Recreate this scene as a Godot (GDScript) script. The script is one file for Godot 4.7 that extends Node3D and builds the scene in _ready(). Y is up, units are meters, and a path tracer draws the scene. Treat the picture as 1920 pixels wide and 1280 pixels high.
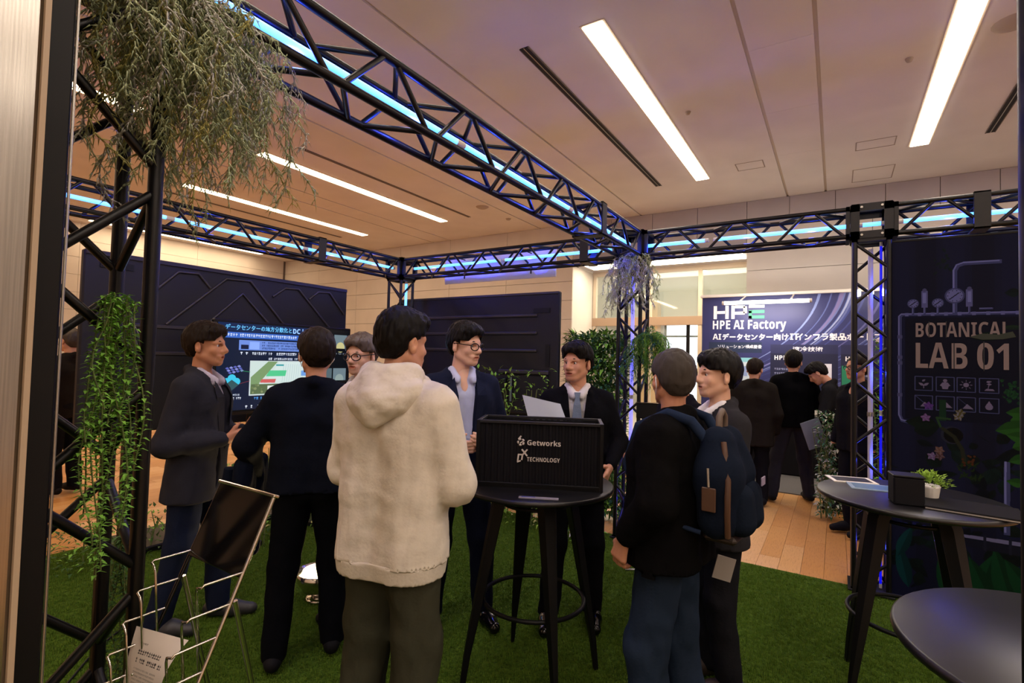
extends Node3D
# An exhibition booth of black truss with blue light tubes, artificial turf and bar tables, seen from its front.
# The booth's axes are the world's: +x to the right along the booth's back, -z away from the camera.

var M := {}
var taken := {}
var rod: CylinderMesh
var cube: BoxMesh
var rng := RandomNumberGenerator.new()

func _ready() -> void:
	rng.seed = 7
	view_and_light()
	materials()
	rod = CylinderMesh.new(); rod.top_radius = 1; rod.bottom_radius = 1; rod.height = 1; rod.radial_segments = 12; rod.rings = 0
	cube = BoxMesh.new(); cube.size = Vector3.ONE
	room()
	neighbour_stand()
	trusses()
	panels_and_screen()
	lab_banner()
	tables()
	brochure_rack()
	small_things()
	plants()
	people()

func view_and_light() -> void:
	var cam := Camera3D.new(); cam.name = "camera"
	cam.keep_aspect = Camera3D.KEEP_HEIGHT
	cam.fov = 67.38
	cam.near = 0.02; cam.far = 200.0
	cam.transform = Transform3D(Basis(Vector3(0.844728, 0.025762, -0.534575), Vector3(-0.003762, 0.999102, 0.042203), Vector3(0.535183, -0.033639, 0.844066)).orthonormalized(), Vector3(0, 1.58, 0))
	add_child(cam); cam.current = true
	var e := Environment.new()
	e.background_mode = Environment.BG_COLOR
	e.background_color = Color(0.93, 0.97, 1.0)
	e.background_energy_multiplier = 2.2
	e.tonemap_mode = Environment.TONE_MAPPER_LINEAR
	e.tonemap_exposure = 1.55
	e.sdfgi_enabled = true; e.ssao_enabled = true; e.ssil_enabled = true
	var we := WorldEnvironment.new(); we.name = "environment"; we.environment = e
	add_child(we)

# ---------------------------------------------------------------- names and metas
func put(parent: Node, node: Node, called: String) -> Node:
	var key := "%d/%s" % [parent.get_instance_id(), called]
	var n: int = taken.get(key, 0)
	taken[key] = n + 1
	node.name = called if n == 0 else "%s_%03d" % [called, n]
	parent.add_child(node, true)
	return node

func tag(o: Node, label := "", category := "", group := "", kind := "") -> Node:
	if label: o.set_meta("label", label)
	if category: o.set_meta("category", category)
	if group: o.set_meta("group", group)
	if kind: o.set_meta("kind", kind)
	return o

func thing(called: String, label: String, category: String, at := Vector3.ZERO, turn := 0.0, group := "") -> Node3D:
	var o := Node3D.new()
	put(self, o, called)
	o.position = at; o.rotation.y = turn
	tag(o, label, category, group)
	return o

func part(parent: Node, called: String, mesh: Mesh, m: Material) -> MeshInstance3D:
	var o := MeshInstance3D.new()
	o.mesh = mesh; o.material_override = m
	put(parent, o, called)
	return o

func bar(parent: Node, called: String, a: Vector3, b: Vector3, r: float, m: Material) -> MeshInstance3D:
	var o := part(parent, called, rod, m)
	var y := b - a
	var side := y.cross(Vector3.UP if absf(y.normalized().y) < 0.9 else Vector3.RIGHT).normalized()
	o.transform = Transform3D(Basis(side * r, y, side.cross(y.normalized()) * r), (a + b) / 2.0)
	return o

func block(parent: Node, called: String, c: Vector3, size: Vector3, m: Material, bevel := 0.0, basis := Basis()) -> MeshInstance3D:
	if bevel <= 0.0:
		var o := part(parent, called, cube, m)
		o.transform = Transform3D(basis * Basis.from_scale(size), c)
		return o
	var mb := MB.new()
	mb.box(Vector3.ZERO, size, Basis(), bevel)
	var q := part(parent, called, mb.mesh(), m)
	q.transform = Transform3D(basis, c)
	return q

func built(parent: Node, called: String, mb: MB, m: Material) -> MeshInstance3D:
	return part(parent, called, mb.mesh(), m)

# ---------------------------------------------------------------- materials
func srgb(h: String) -> Color:
	return Color(h)

func mat(col: Color, rough := 0.6, metal := 0.0, spec := 0.5) -> StandardMaterial3D:
	var m := StandardMaterial3D.new()
	m.albedo_color = col; m.roughness = rough; m.metallic = metal; m.metallic_specular = spec
	return m

func glow(col: Color, k: float) -> StandardMaterial3D:
	var m := mat(Color(0.8, 0.8, 0.8), 0.5)
	m.emission_enabled = true; m.emission = col; m.emission_energy_multiplier = k
	return m

func noise_tex(freq: float, ramp: Array, stretch_seed := 1, size := 256, octaves := 4, normal := false, bump := 4.0) -> NoiseTexture2D:
	var n := FastNoiseLite.new()
	n.seed = stretch_seed; n.frequency = freq; n.fractal_octaves = octaves
	var t := NoiseTexture2D.new()
	t.width = size; t.height = size; t.seamless = true; t.noise = n
	if normal:
		t.as_normal_map = true; t.bump_strength = bump
	elif ramp:
		var g := Gradient.new()
		var c := PackedColorArray(); var o := PackedFloat32Array()
		for i in ramp.size():
			c.append(ramp[i]); o.append(float(i) / (ramp.size() - 1))
		g.colors = c; g.offsets = o
		t.color_ramp = g
	return t

func mapped(m: StandardMaterial3D, tex: Texture2D, scale: Vector3, norm: Texture2D = null, depth := 0.5, world := true) -> StandardMaterial3D:
	m.uv1_triplanar = true; m.uv1_world_triplanar = world; m.uv1_scale = scale
	if tex: m.albedo_texture = tex
	if norm:
		m.normal_enabled = true; m.normal_texture = norm; m.normal_scale = depth
	return m

var weave: NoiseTexture2D
var mottle: NoiseTexture2D
func cloth(col: Color, rough := 0.9, sheen := 0.0) -> StandardMaterial3D:
	var m := mat(col, rough, 0.0, 0.15)
	mapped(m, mottle, Vector3.ONE * 2.2, weave, 0.16, false)
	if sheen > 0.0:
		m.rim_enabled = true; m.rim = sheen; m.rim_tint = 0.6
	return m

func materials() -> void:
	weave = noise_tex(0.12, [], 3, 256, 3, true, 3.0)
	mottle = noise_tex(0.02, [Color(0.91, 0.91, 0.91), Color(1, 1, 1)], 4, 256, 4)
	var plaster := noise_tex(0.01, [Color(0.955, 0.955, 0.955), Color(1, 1, 1)], 5, 256, 3)
	M.ceiling = mapped(mat(Color("e0dfdf"), 0.9, 0.0, 0.3), plaster, Vector3.ONE * 0.35)
	M.wall = mapped(mat(Color("d3cec8"), 0.75, 0.0, 0.4), plaster, Vector3.ONE * 0.4)
	M.wall_grey = mapped(mat(Color("b3aeb2"), 0.7, 0.0, 0.4), plaster, Vector3.ONE * 0.4)
	M.joint = mat(Color("6e6862"), 0.9)
	M.slot = mat(Color("17161a"), 0.8)
	M.lamp_warm = glow(Color(1.0, 0.92, 0.82), 7.0)
	M.lamp_amber = glow(Color(1.0, 0.88, 0.7), 7.0)
	M.lamp_white = glow(Color(1.0, 0.97, 0.92), 8.0)
	M.lamp_cove = glow(Color(1.0, 0.93, 0.82), 5.0)
	M.spot = glow(Color(1.0, 0.95, 0.85), 9.0)
	M.tube_blue = glow(Color(0.24, 0.6, 1.0), 2.0)
	M.tube_violet = glow(Color(0.36, 0.36, 1.0), 1.3)
	M.chord_edge_glow = glow(Color(0.03, 0.05, 1.0), 0.5); M.chord_edge_glow.albedo_color = Color(0.05, 0.05, 0.2)  # glow standing in for blue light caught on a chord edge
	M.tube_off = mat(Color("c9c6cf"), 0.3)
	M.truss = mat(Color("0a0a0d"), 0.36, 0.2, 0.45)
	M.truss_plate = mapped(mat(Color("19181b"), 0.5, 0.3, 0.5), mottle, Vector3.ONE * 4.0)
	M.chrome = mat(Color("d6d2cc"), 0.16, 1.0)
	M.bolt = mat(Color("a8a49c"), 0.35, 0.9)
	M.black = mat(Color("08080b"), 0.5, 0.0, 0.35)
	M.black_gloss = mat(Color("08080a"), 0.12)
	M.black_matt = mat(Color("0e0d12"), 0.75, 0.0, 0.3)
	M.panel_black = mat(Color("141218"), 0.55, 0.0, 0.4)
	M.ridge = mat(Color("2a2422"), 0.45)
	M.table = mapped(mat(Color("100f13"), 0.36), mottle, Vector3.ONE * 3.0)
	M.glass = mat(Color(0.86, 0.95, 0.93, 0.12), 0.03)
	M.glass.transparency = BaseMaterial3D.TRANSPARENCY_ALPHA
	M.frame_beige = mat(Color("a48c76"), 0.5)
	M.frame_pale = mat(Color("c9bca9"), 0.5)
	M.white = mat(Color("e4e0da"), 0.6)
	M.paper = mat(Color("e6e0d6"), 0.7)
	M.wood_wall = mat(Color("b98d55"), 0.6)
	M.carpet = mapped(mat(Color("72706f"), 0.95, 0.0, 0.2), noise_tex(0.3, [Color(0.8, 0.8, 0.8), Color(1, 1, 1)], 9), Vector3.ONE * 3.0)
	M.turf = mapped(mat(Color("586f2a"), 0.95, 0.0, 0.15), noise_tex(0.06, [Color(0.66, 0.7, 0.6), Color(0.86, 0.9, 0.8), Color(1, 1, 0.92)], 11, 512, 5), Vector3.ONE * 0.9, noise_tex(0.4, [], 12, 256, 2, true, 8.0), 0.8)
	M.blade = mat(Color("5f7a2e"), 0.8, 0.0, 0.2)
	M.blade.vertex_color_use_as_albedo = true
	M.wood = []
	var grain := noise_tex(0.02, [Color(0.84, 0.8, 0.76), Color(1, 1, 1), Color(0.92, 0.9, 0.87)], 13, 512, 5)
	for c in ["cf9c62", "c69056", "d6a76f", "bb844c", "cc965c", "dcb07e"]:
		M.wood.append(mapped(mat(Color(c), 0.32, 0.0, 0.5), grain, Vector3(9.0, 9.0, 0.7)))
	var brush := noise_tex(0.02, [Color(0.86, 0.86, 0.86), Color(1, 1, 1)], 15, 512, 4)
	M.steel = mapped(mat(Color("a9a49d"), 0.2, 0.95), brush, Vector3(30.0, 0.35, 30.0))
	M.leaf = leafy(Color("7cb246")); M.leaf_dark = leafy(Color("3c5c2c")); M.leaf_light = leafy(Color("86a83f")); M.leaf_teal = leafy(Color("3b6b58"))
	M.moss = leafy(Color("b6c4a0")); M.moss_yellow = leafy(Color("b5b474")); M.moss_grey = leafy(Color("c0c2bc")); M.fern = leafy(Color("5a8f45"))
	M.stem = mat(Color("5e6b36"), 0.8)
	M.skin = mat(Color("c48f74"), 0.55, 0.0, 0.4)
	M.skin_pale = mat(Color("d3a58c"), 0.55, 0.0, 0.4)
	M.skin_tan = mat(Color("b67f63"), 0.55, 0.0, 0.4)
	for s in [M.skin, M.skin_pale, M.skin_tan]:
		s.vertex_color_use_as_albedo = true
		s.subsurf_scatter_enabled = true; s.subsurf_scatter_strength = 0.12
	M.eye = mat(Color("e2dcd6"), 0.2); M.iris = mat(Color("1b120d"), 0.15)

func leafy(c: Color) -> StandardMaterial3D:
	var m := mat(c, 0.6, 0.0, 0.3)
	m.cull_mode = BaseMaterial3D.CULL_DISABLED
	m.backlight_enabled = true; m.backlight = Color(0.18, 0.2, 0.1)
	return m

# ---------------------------------------------------------------- mesh builder
class MB:
	var st := SurfaceTool.new()
	func _init() -> void:
		st.begin(Mesh.PRIMITIVE_TRIANGLES)
	func flat() -> void: st.set_smooth_group(-1)
	func smooth(g := 0) -> void: st.set_smooth_group(g)
	func tri(a: Vector3, b: Vector3, c: Vector3) -> void:   # counter-clockwise seen from outside
		st.add_vertex(a); st.add_vertex(c); st.add_vertex(b)
	func quad(a: Vector3, b: Vector3, c: Vector3, d: Vector3) -> void:
		tri(a, b, c); tri(a, c, d)
	func face(p: Array, out: Vector3) -> void:
		var n: Vector3 = (p[1] - p[0]).cross(p[2] - p[0])
		if n.dot(out) < 0.0: p.reverse()
		for i in range(1, p.size() - 1): tri(p[0], p[i], p[i + 1])
	func box(c: Vector3, size: Vector3, basis := Basis(), bevel := 0.0) -> void:
		flat()
		var h := size / 2.0
		var corner := func(s: Vector3, axis: int) -> Vector3:
			var p := s * h
			for k in 3:
				if k != axis: p[k] -= s[k] * bevel
			return c + basis * p
		for axis in 3:
			for s in [-1.0, 1.0]:
				var out := Vector3.ZERO; out[axis] = s
				var u := (axis + 1) % 3; var w := (axis + 2) % 3
				var q := []
				for k in [[-1.0, -1.0], [1.0, -1.0], [1.0, 1.0], [-1.0, 1.0]]:
					var sg := Vector3.ZERO; sg[axis] = s; sg[u] = k[0]; sg[w] = k[1]
					q.append(corner.call(sg, axis))
				face(q, basis * out)
		if bevel <= 0.0: return
		for axis in 3:
			var u := (axis + 1) % 3; var w := (axis + 2) % 3
			for su in [-1.0, 1.0]:
				for sw in [-1.0, 1.0]:
					var a := Vector3.ZERO; a[axis] = -1.0; a[u] = su; a[w] = sw
					var b := a; b[axis] = 1.0
					var out := Vector3.ZERO; out[u] = su; out[w] = sw
					face([corner.call(a, u), corner.call(b, u), corner.call(b, w), corner.call(a, w)], basis * out)
		for sx in [-1.0, 1.0]:
			for sy in [-1.0, 1.0]:
				for sz in [-1.0, 1.0]:
					var s := Vector3(sx, sy, sz)
					face([corner.call(s, 0), corner.call(s, 1), corner.call(s, 2)], basis * s)
	func tube(pts: PackedVector3Array, radii, sides := 8, caps := true, closed := false) -> void:
		smooth()
		var n := pts.size()
		var rings := []
		var t := (pts[1] - pts[0]).normalized()
		var u := t.cross(Vector3.UP if absf(t.y) < 0.9 else Vector3.RIGHT).normalized()
		for i in n:
			var f := (pts[(i + 1) % n] - pts[(i - 1 + n) % n]) if closed else (pts[mini(i + 1, n - 1)] - pts[maxi(i - 1, 0)])
			f = f.normalized()
			u = (u - f * u.dot(f)).normalized()
			var w := f.cross(u)
			var r: float = radii[i] if radii is Array or radii is PackedFloat32Array else radii
			var ring := PackedVector3Array()
			for k in sides:
				var a := TAU * k / sides
				ring.append(pts[i] + (u * cos(a) + w * sin(a)) * r)
			rings.append(ring)
		for i in (n if closed else n - 1):
			var p: PackedVector3Array = rings[i]; var q: PackedVector3Array = rings[(i + 1) % n]
			for k in sides:
				var l := (k + 1) % sides
				quad(p[k], p[l], q[l], q[k])
		if caps and not closed:
			flat()
			for k in range(1, sides - 1):
				tri(rings[0][0], rings[0][k + 1], rings[0][k])
				tri(rings[n - 1][0], rings[n - 1][k], rings[n - 1][k + 1])
	func lathe(prof: Array, sides := 24, at := Transform3D(), sharp := false) -> void:   # [radius, height] from the bottom up, outside
		smooth()
		for i in prof.size() - 1:
			if sharp: st.set_smooth_group(i + 1)
			for k in sides:
				var a := TAU * k / sides; var b := TAU * (k + 1) / sides
				var f := func(p, ang: float) -> Vector3: return at * Vector3(p[0] * cos(ang), p[1], -p[0] * sin(ang))
				var p0: Vector3 = f.call(prof[i], a); var p1: Vector3 = f.call(prof[i], b)
				var q0: Vector3 = f.call(prof[i + 1], a); var q1: Vector3 = f.call(prof[i + 1], b)
				if prof[i][0] > 1e-6: tri(p0, p1, q1)
				if prof[i + 1][0] > 1e-6: tri(p0, q1, q0)
	func prism(poly: PackedVector2Array, depth: float, at := Transform3D()) -> void:   # outline in x, y, thick along z
		flat()
		if Geometry2D.is_polygon_clockwise(poly): poly.reverse()
		var ids := Geometry2D.triangulate_polygon(poly)
		var P := func(i: int, z: float) -> Vector3: return at * Vector3(poly[i].x, poly[i].y, z)
		for i in range(0, ids.size(), 3):
			var a := ids[i]; var b := ids[i + 1]; var c := ids[i + 2]
			if (poly[b] - poly[a]).cross(poly[c] - poly[a]) < 0.0:
				var s := b; b = c; c = s
			tri(P.call(a, depth / 2), P.call(b, depth / 2), P.call(c, depth / 2))
			tri(P.call(a, -depth / 2), P.call(c, -depth / 2), P.call(b, -depth / 2))
		for i in poly.size():
			var j := (i + 1) % poly.size()
			quad(P.call(i, -depth / 2), P.call(j, -depth / 2), P.call(j, depth / 2), P.call(i, depth / 2))
	func leaf(p: Vector3, dir: Vector3, up: Vector3, len: float, w: float) -> void:   # a folded, pointed leaf
		flat()
		dir = dir.normalized()
		var s := dir.cross(up).normalized()
		var n := s.cross(dir)
		var a := p + dir * len * 0.35 + n * len * 0.08
		var e := p + dir * len - n * len * 0.08
		var l := a + s * w * 0.5 + n * w * 0.18; var r := a - s * w * 0.5 + n * w * 0.18
		tri(p, l, a); tri(p, a, r); tri(l, e, a); tri(a, e, r)
	func needle(p: Vector3, q: Vector3, r: float) -> void:   # a thin three-sided twig from p to the point q
		smooth()
		var t := (q - p).normalized()
		var u := t.cross(Vector3(0.31, 0.72, 0.62)).normalized() * r
		var w := t.cross(u)
		var a := p + u; var b := p - u * 0.5 + w * 0.87; var c := p - u * 0.5 - w * 0.87
		tri(a, b, q); tri(b, c, q); tri(c, a, q)
	func mesh() -> ArrayMesh:
		st.generate_normals()
		st.index()
		return st.commit()

func arc(c: Vector3, u: Vector3, w: Vector3, r: float, a0: float, a1: float, n: int) -> PackedVector3Array:
	var p := PackedVector3Array()
	for i in n + 1:
		var a := lerpf(a0, a1, float(i) / n)
		p.append(c + (u * cos(a) + w * sin(a)) * r)
	return p

func words(parent: Node, called: String, text: String, at: Vector3, basis: Basis, height: float, m: Material, width := 0.0, bold := true, left := true) -> MeshInstance3D:
	var f := SystemFont.new()
	f.font_names = PackedStringArray(["Droid Sans"]); f.font_weight = 700 if bold else 400
	var t := TextMesh.new()
	t.font = f; t.text = text; t.font_size = 64; t.pixel_size = 0.01; t.depth = 0.02
	t.horizontal_alignment = HORIZONTAL_ALIGNMENT_LEFT
	t.vertical_alignment = VERTICAL_ALIGNMENT_BOTTOM
	var b := t.get_aabb()
	var o := part(parent, called, t, m)
	var sy := height / b.size.y
	var sx := (width / b.size.x) if width > 0.0 else sy
	o.transform = Transform3D(basis * Basis.from_scale(Vector3(sx, sy, 0.05)), at - basis * Vector3(b.position.x * sx, b.position.y * sy, 0))
	return o

# ---------------------------------------------------------------- the hall
func struct(called: String, c: Vector3, size: Vector3, m: Material) -> MeshInstance3D:
	var o := block(self, called, c, size, m)
	tag(o, "", "", "", "structure")
	return o

func frame_node(called: String) -> Node3D:
	var o := Node3D.new()
	put(self, o, called)
	tag(o, "", "", "", "structure")
	return o

func room() -> void:
	# floor: a sub-floor with wooden boards laid along the booth's depth; boards that show are parts
	var fl := frame_node("floor")
	block(fl, "subfloor", Vector3(-4.5, -0.14, -2.0), Vector3(21.4, 0.2, 16.6), M.joint)
	var bw := 0.155; var bl := 0.93
	var shapes := []
	for i in 3:
		var mb := MB.new(); mb.box(Vector3.ZERO, Vector3(bw - 0.002, 0.026, bl - 0.002), Basis(), 0.0012)
		shapes.append(mb.mesh())
	var rest := []
	for i in 6: rest.append(MB.new())
	var x := -14.8
	var col := 0
	while x < 6.0:
		var z := -9.8 - 0.31 * (col * 7 % 3) - 0.1 * (col % 2)
		while z < 6.0:
			var c := Vector3(x + bw / 2, -0.025, z + bl / 2)
			var k := (col * 31 + int(z * 13.0 + 400.0) * 17 + rng.randi() % 5) % 6
			var under_turf := c.x > -4.95 and c.x < 1.5 and c.z > -4.0 and c.z < 0.3
			var shown := (c.x > -2.4 and c.x < 0.6 and c.z > -7.5 and c.z < -4.5) or (c.x > -7.4 and c.x < -5.0 and c.z > -3.4 and c.z < -0.7)
			if not under_turf:
				if shown:
					var o := part(fl, "floorboard", shapes[0], M.wood[k])
					o.position = c
				else:
					(rest[k] as MB).box(c, Vector3(bw - 0.002, 0.026, bl - 0.002))
			z += bl
		x += bw; col += 1
	for k in 6:
		var o := built(fl, "far_floorboards", rest[k], M.wood[k])
		tag(o, "", "", "", "stuff")

	# turf with short blades
	var tf := thing("artificial_turf", "green artificial turf covering the booth floor", "turf")
	block(tf, "backing", Vector3(-1.7, -0.009, -1.84), Vector3(6.7, 0.018, 5.38), M.turf)
	var tuft := MB.new()
	for k in 4:
		var a := k * 1.7 + 0.4
		var d := Vector3(cos(a), 0, sin(a))
		var b := d * 0.004
		tuft.flat()
		tuft.tri(b - d.rotated(Vector3.UP, 1.57) * 0.0016, b + d.rotated(Vector3.UP, 1.57) * 0.0016, b + d * 0.006 + Vector3(0, 0.016, 0))
	var mm := MultiMesh.new()
	mm.transform_format = MultiMesh.TRANSFORM_3D; mm.use_colors = true
	mm.mesh = tuft.mesh()
	var n := 120000
	mm.instance_count = n
	for i in n:
		var px := rng.randf_range(-5.0, 1.0); var pz := rng.randf_range(-4.5, -0.3)
		mm.set_instance_transform(i, Transform3D(Basis(Vector3.UP, rng.randf() * TAU).scaled(Vector3.ONE * rng.randf_range(0.8, 1.3)), Vector3(px, -0.002, pz)))
		var g := rng.randf_range(0.7, 1.05)
		mm.set_instance_color(i, Color(g * rng.randf_range(0.85, 1.1), g, g * 0.8))
	var blades := MultiMeshInstance3D.new()
	blades.multimesh = mm; blades.material_override = M.blade
	put(tf, blades, "blades"); tag(blades, "", "", "", "stuff")

	# ceiling in long panels with open joints, a darker slab above them
	var ce := frame_node("ceiling")
	block(ce, "slab", Vector3(-4.5, 4.62, -2.0), Vector3(21.4, 0.2, 16.6), M.frame_pale)
	var seams := [-15.0, -13.2, -11.3, -8.73, -8.17, -5.6, -3.3, -0.72, -0.16, 2.42, 4.7, 6.1]
	for i in seams.size() - 1:
		var a: float = seams[i]; var b: float = seams[i + 1]
		var lane := b - a < 0.7
		var cuts := [-9.9, -7.9, -6.5, -5.1, -3.7, -2.3, 0.0, 3.0, 6.2] if lane else [-9.9, 6.2]
		for k in cuts.size() - 1:
			var gap := 0.003 if lane else 0.0
			block(ce, "ceiling_panel", Vector3((a + b) / 2, 4.53, (cuts[k] + cuts[k + 1]) / 2), Vector3(b - a - 0.035, 0.06, cuts[k + 1] - cuts[k] - gap), M.ceiling)
	for h in [[-1.08, -8.1, 0.36, 0.3], [0.42, -8.05, 0.42, 0.3], [0.45, -9.3, 0.5, 0.6]]:
		var hatch := MB.new()
		for s in [-1.0, 1.0]:
			hatch.box(Vector3(s * h[2] / 2, 0, 0), Vector3(0.012, 0.006, h[3]))
			hatch.box(Vector3(0, 0, s * h[3] / 2), Vector3(h[2], 0.005, 0.006))
		var o := built(ce, "access_hatch", hatch, mat(Color("9a918a"), 0.8))
		o.position = Vector3(h[0], 4.498, h[1])

	# walls
	var wb := frame_node("wall_back")
	block(wb, "backing", Vector3(-9.9, 2.25, -10.08), Vector3(10.2, 4.55, 0.3), M.joint)
	block(wb, "backing", Vector3(2.35, 2.25, -10.08), Vector3(7.4, 4.55, 0.3), M.joint)
	block(wb, "backing", Vector3(-3.07, 4.1, -10.08), Vector3(3.5, 0.9, 0.3), M.joint)
	wall_panels(wb, -14.95, -4.77, 0.0, 4.5, 1.7, 0.41, M.wall)
	wall_panels(wb, -1.36, 6.0, 0.0, 4.06, 1.84, 0.81, M.wall)
	wall_panels(wb, -1.36, 6.0, 4.06, 4.5, 0.66, 0.44, M.wall_grey)
	wall_panels(wb, -4.77, -1.36, 3.6, 4.5, 0.85, 0.45, M.wall_grey)
	var wl := frame_node("wall_left")
	block(wl, "backing", Vector3(-15.1, 2.25, -2.0), Vector3(0.3, 4.55, 16.4), M.joint)
	for r in 11:
		for c in 6:
			block(wl, "wall_panel", Vector3(-14.94, 0.205 + r * 0.41, -8.5 + c * 2.6), Vector3(0.03, 0.404, 2.594), M.wall)
	struct("wall_right", Vector3(6.2, 2.25, -2.0), Vector3(0.3, 4.6, 16.6), M.wall)
	struct("wall_front", Vector3(-4.5, 2.25, 6.2), Vector3(21.4, 4.6, 0.3), M.wall)

	# strip lamps, in pairs, with their air slots
	var where := ["left of the air slot above the booth", "beside the dark post at the right edge", "nearest the back wall corner on the left", "second row from the left, near the back", "running along the left wall", "behind the hanging moss"]
	var rows := [[-1.8, -8.35, -4.0, "long ceiling strip lamp beside the air slot above the middle"], [0.9, -8.35, -4.0, "long ceiling strip lamp at the upper right, reaching the top edge"],
		[-7.15, -8.42, -4.25, "ceiling strip lamp left of the near truss beam, upper of the left group"], [-9.72, -8.52, -4.4, "ceiling strip lamp behind the moss, middle of the left group"],
		[-14.4, -8.74, -4.6, "thin ceiling strip lamp along the left wall"], [-7.2, -2.75, 1.4, "short glimpse of a ceiling strip lamp between truss post and moss"]]
	for r in rows: strip_lamp(r[0], r[1], r[2], r[3])
	var side := ["left of the booth", "over the booth", "right of the booth", "farther right", "far left", "by the left wall", "by the right wall"]
	var over := [-7.2, -1.8, 0.9, 3.4, -9.75, -14.4, 5.3]
	for i in 7:
		if i > 0: strip_lamp(over[i], -2.75, 1.4, "ceiling strip lamp above the camera, " + side[i])
		if i < 4: strip_lamp(over[i], 1.9, 5.6, "ceiling strip lamp behind the camera, " + side[i])
	strip_lamp(3.4, -8.35, -4.0, "ceiling strip lamp beyond the right edge of the picture")
	for s in [[-2.49, -8.34, -4.0, "long dark air slot in the ceiling left of the middle lamp"], [1.58, -8.31, -4.0, "short dark air slot at the right edge of the ceiling"], [-6.45, -8.4, -4.4, "faint air slot in the ceiling above the left lamp"], [-10.45, -8.4, -4.4, "faint air slot between the two left ceiling lamps"]]:
		var o := thing("air_slot", s[3], "air vent", Vector3(s[0], 4.497, (s[1] + s[2]) / 2), 0.0, "ceiling air slots")
		var l: float = s[2] - s[1]
		block(o, "opening", Vector3.ZERO, Vector3(0.09 if s[0] > -5.0 else 0.05, 0.008, l), M.slot if s[0] > -5.0 else M.joint)
		for k in ([-0.045, 0.0, 0.045] if s[0] > -5.0 else [-0.025, 0.025]):
			block(o, "blade", Vector3(k, -0.004, 0), Vector3(0.008, 0.008, l), M.bolt if k == 0.0 else M.joint)
	for p in [[-1.47, -6.01, 0.03, "tiny sprinkler head right of the middle ceiling lamp"], [0.57, -5.96, 0.03, "tiny sprinkler head left of the upper right lamp"], [-5.8, -7.95, 0.11, "round speaker grille in the ceiling above the back truss"], [-5.8, -8.88, 0.05, "small round detector near the back wall in the ceiling"], [1.25, -5.75, 0.13, "round speaker grille at the right end of the ceiling"]]:
		var mb := MB.new()
		mb.lathe([[0.001, -0.03], [p[2] * 0.7, -0.03], [p[2], -0.012], [p[2] * 1.15, 0.0]], 16)
		var o := built(self, "ceiling_fixture", mb, mat(Color("a99f97"), 0.7))
		o.position = Vector3(p[0], 4.5, p[1])
		tag(o, p[3], "fixture", "small round ceiling fixtures")

	entrance()

func wall_panels(parent: Node, x0: float, x1: float, y0: float, y1: float, w: float, h: float, m: Material) -> void:
	var nc := maxi(1, roundi((x1 - x0) / w)); var nr := maxi(1, roundi((y1 - y0) / h))
	for r in nr:
		for c in nc:
			var pw := (x1 - x0) / nc; var ph := (y1 - y0) / nr
			block(parent, "wall_panel", Vector3(x0 + (c + 0.5) * pw, y0 + (r + 0.5) * ph, -9.91), Vector3(pw - 0.008, ph - 0.008, 0.06), m)

func strip_lamp(x: float, z0: float, z1: float, label: String) -> void:
	var l := z1 - z0
	var o := thing("ceiling_strip_lamp", label, "ceiling lamp", Vector3(x, 4.5, (z0 + z1) / 2), 0.0, "ceiling strip lamps")
	block(o, "trim", Vector3(0, 0.004, 0), Vector3(0.23, 0.02, l + 0.03), M.frame_pale)
	for k in 3:
		block(o, "lamp_diffuser", Vector3(0, -0.008, (k - 1) * l / 3), Vector3(0.19, 0.012, l / 3 - 0.004), M.lamp_amber if x < -6.0 else M.lamp_warm)
	var a := AreaLight3D.new()
	a.area_size = Vector2(0.19, l)
	a.light_color = Color(1.0, 0.86, 0.70) if x < -6.0 else Color(1.0, 0.95, 0.90); a.light_energy = 2.6; a.area_range = 30.0
	a.shadow_enabled = true
	a.rotation.x = -PI / 2
	a.position = Vector3(0, -0.02, 0)
	put(o, a, "lamp_light")

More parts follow.
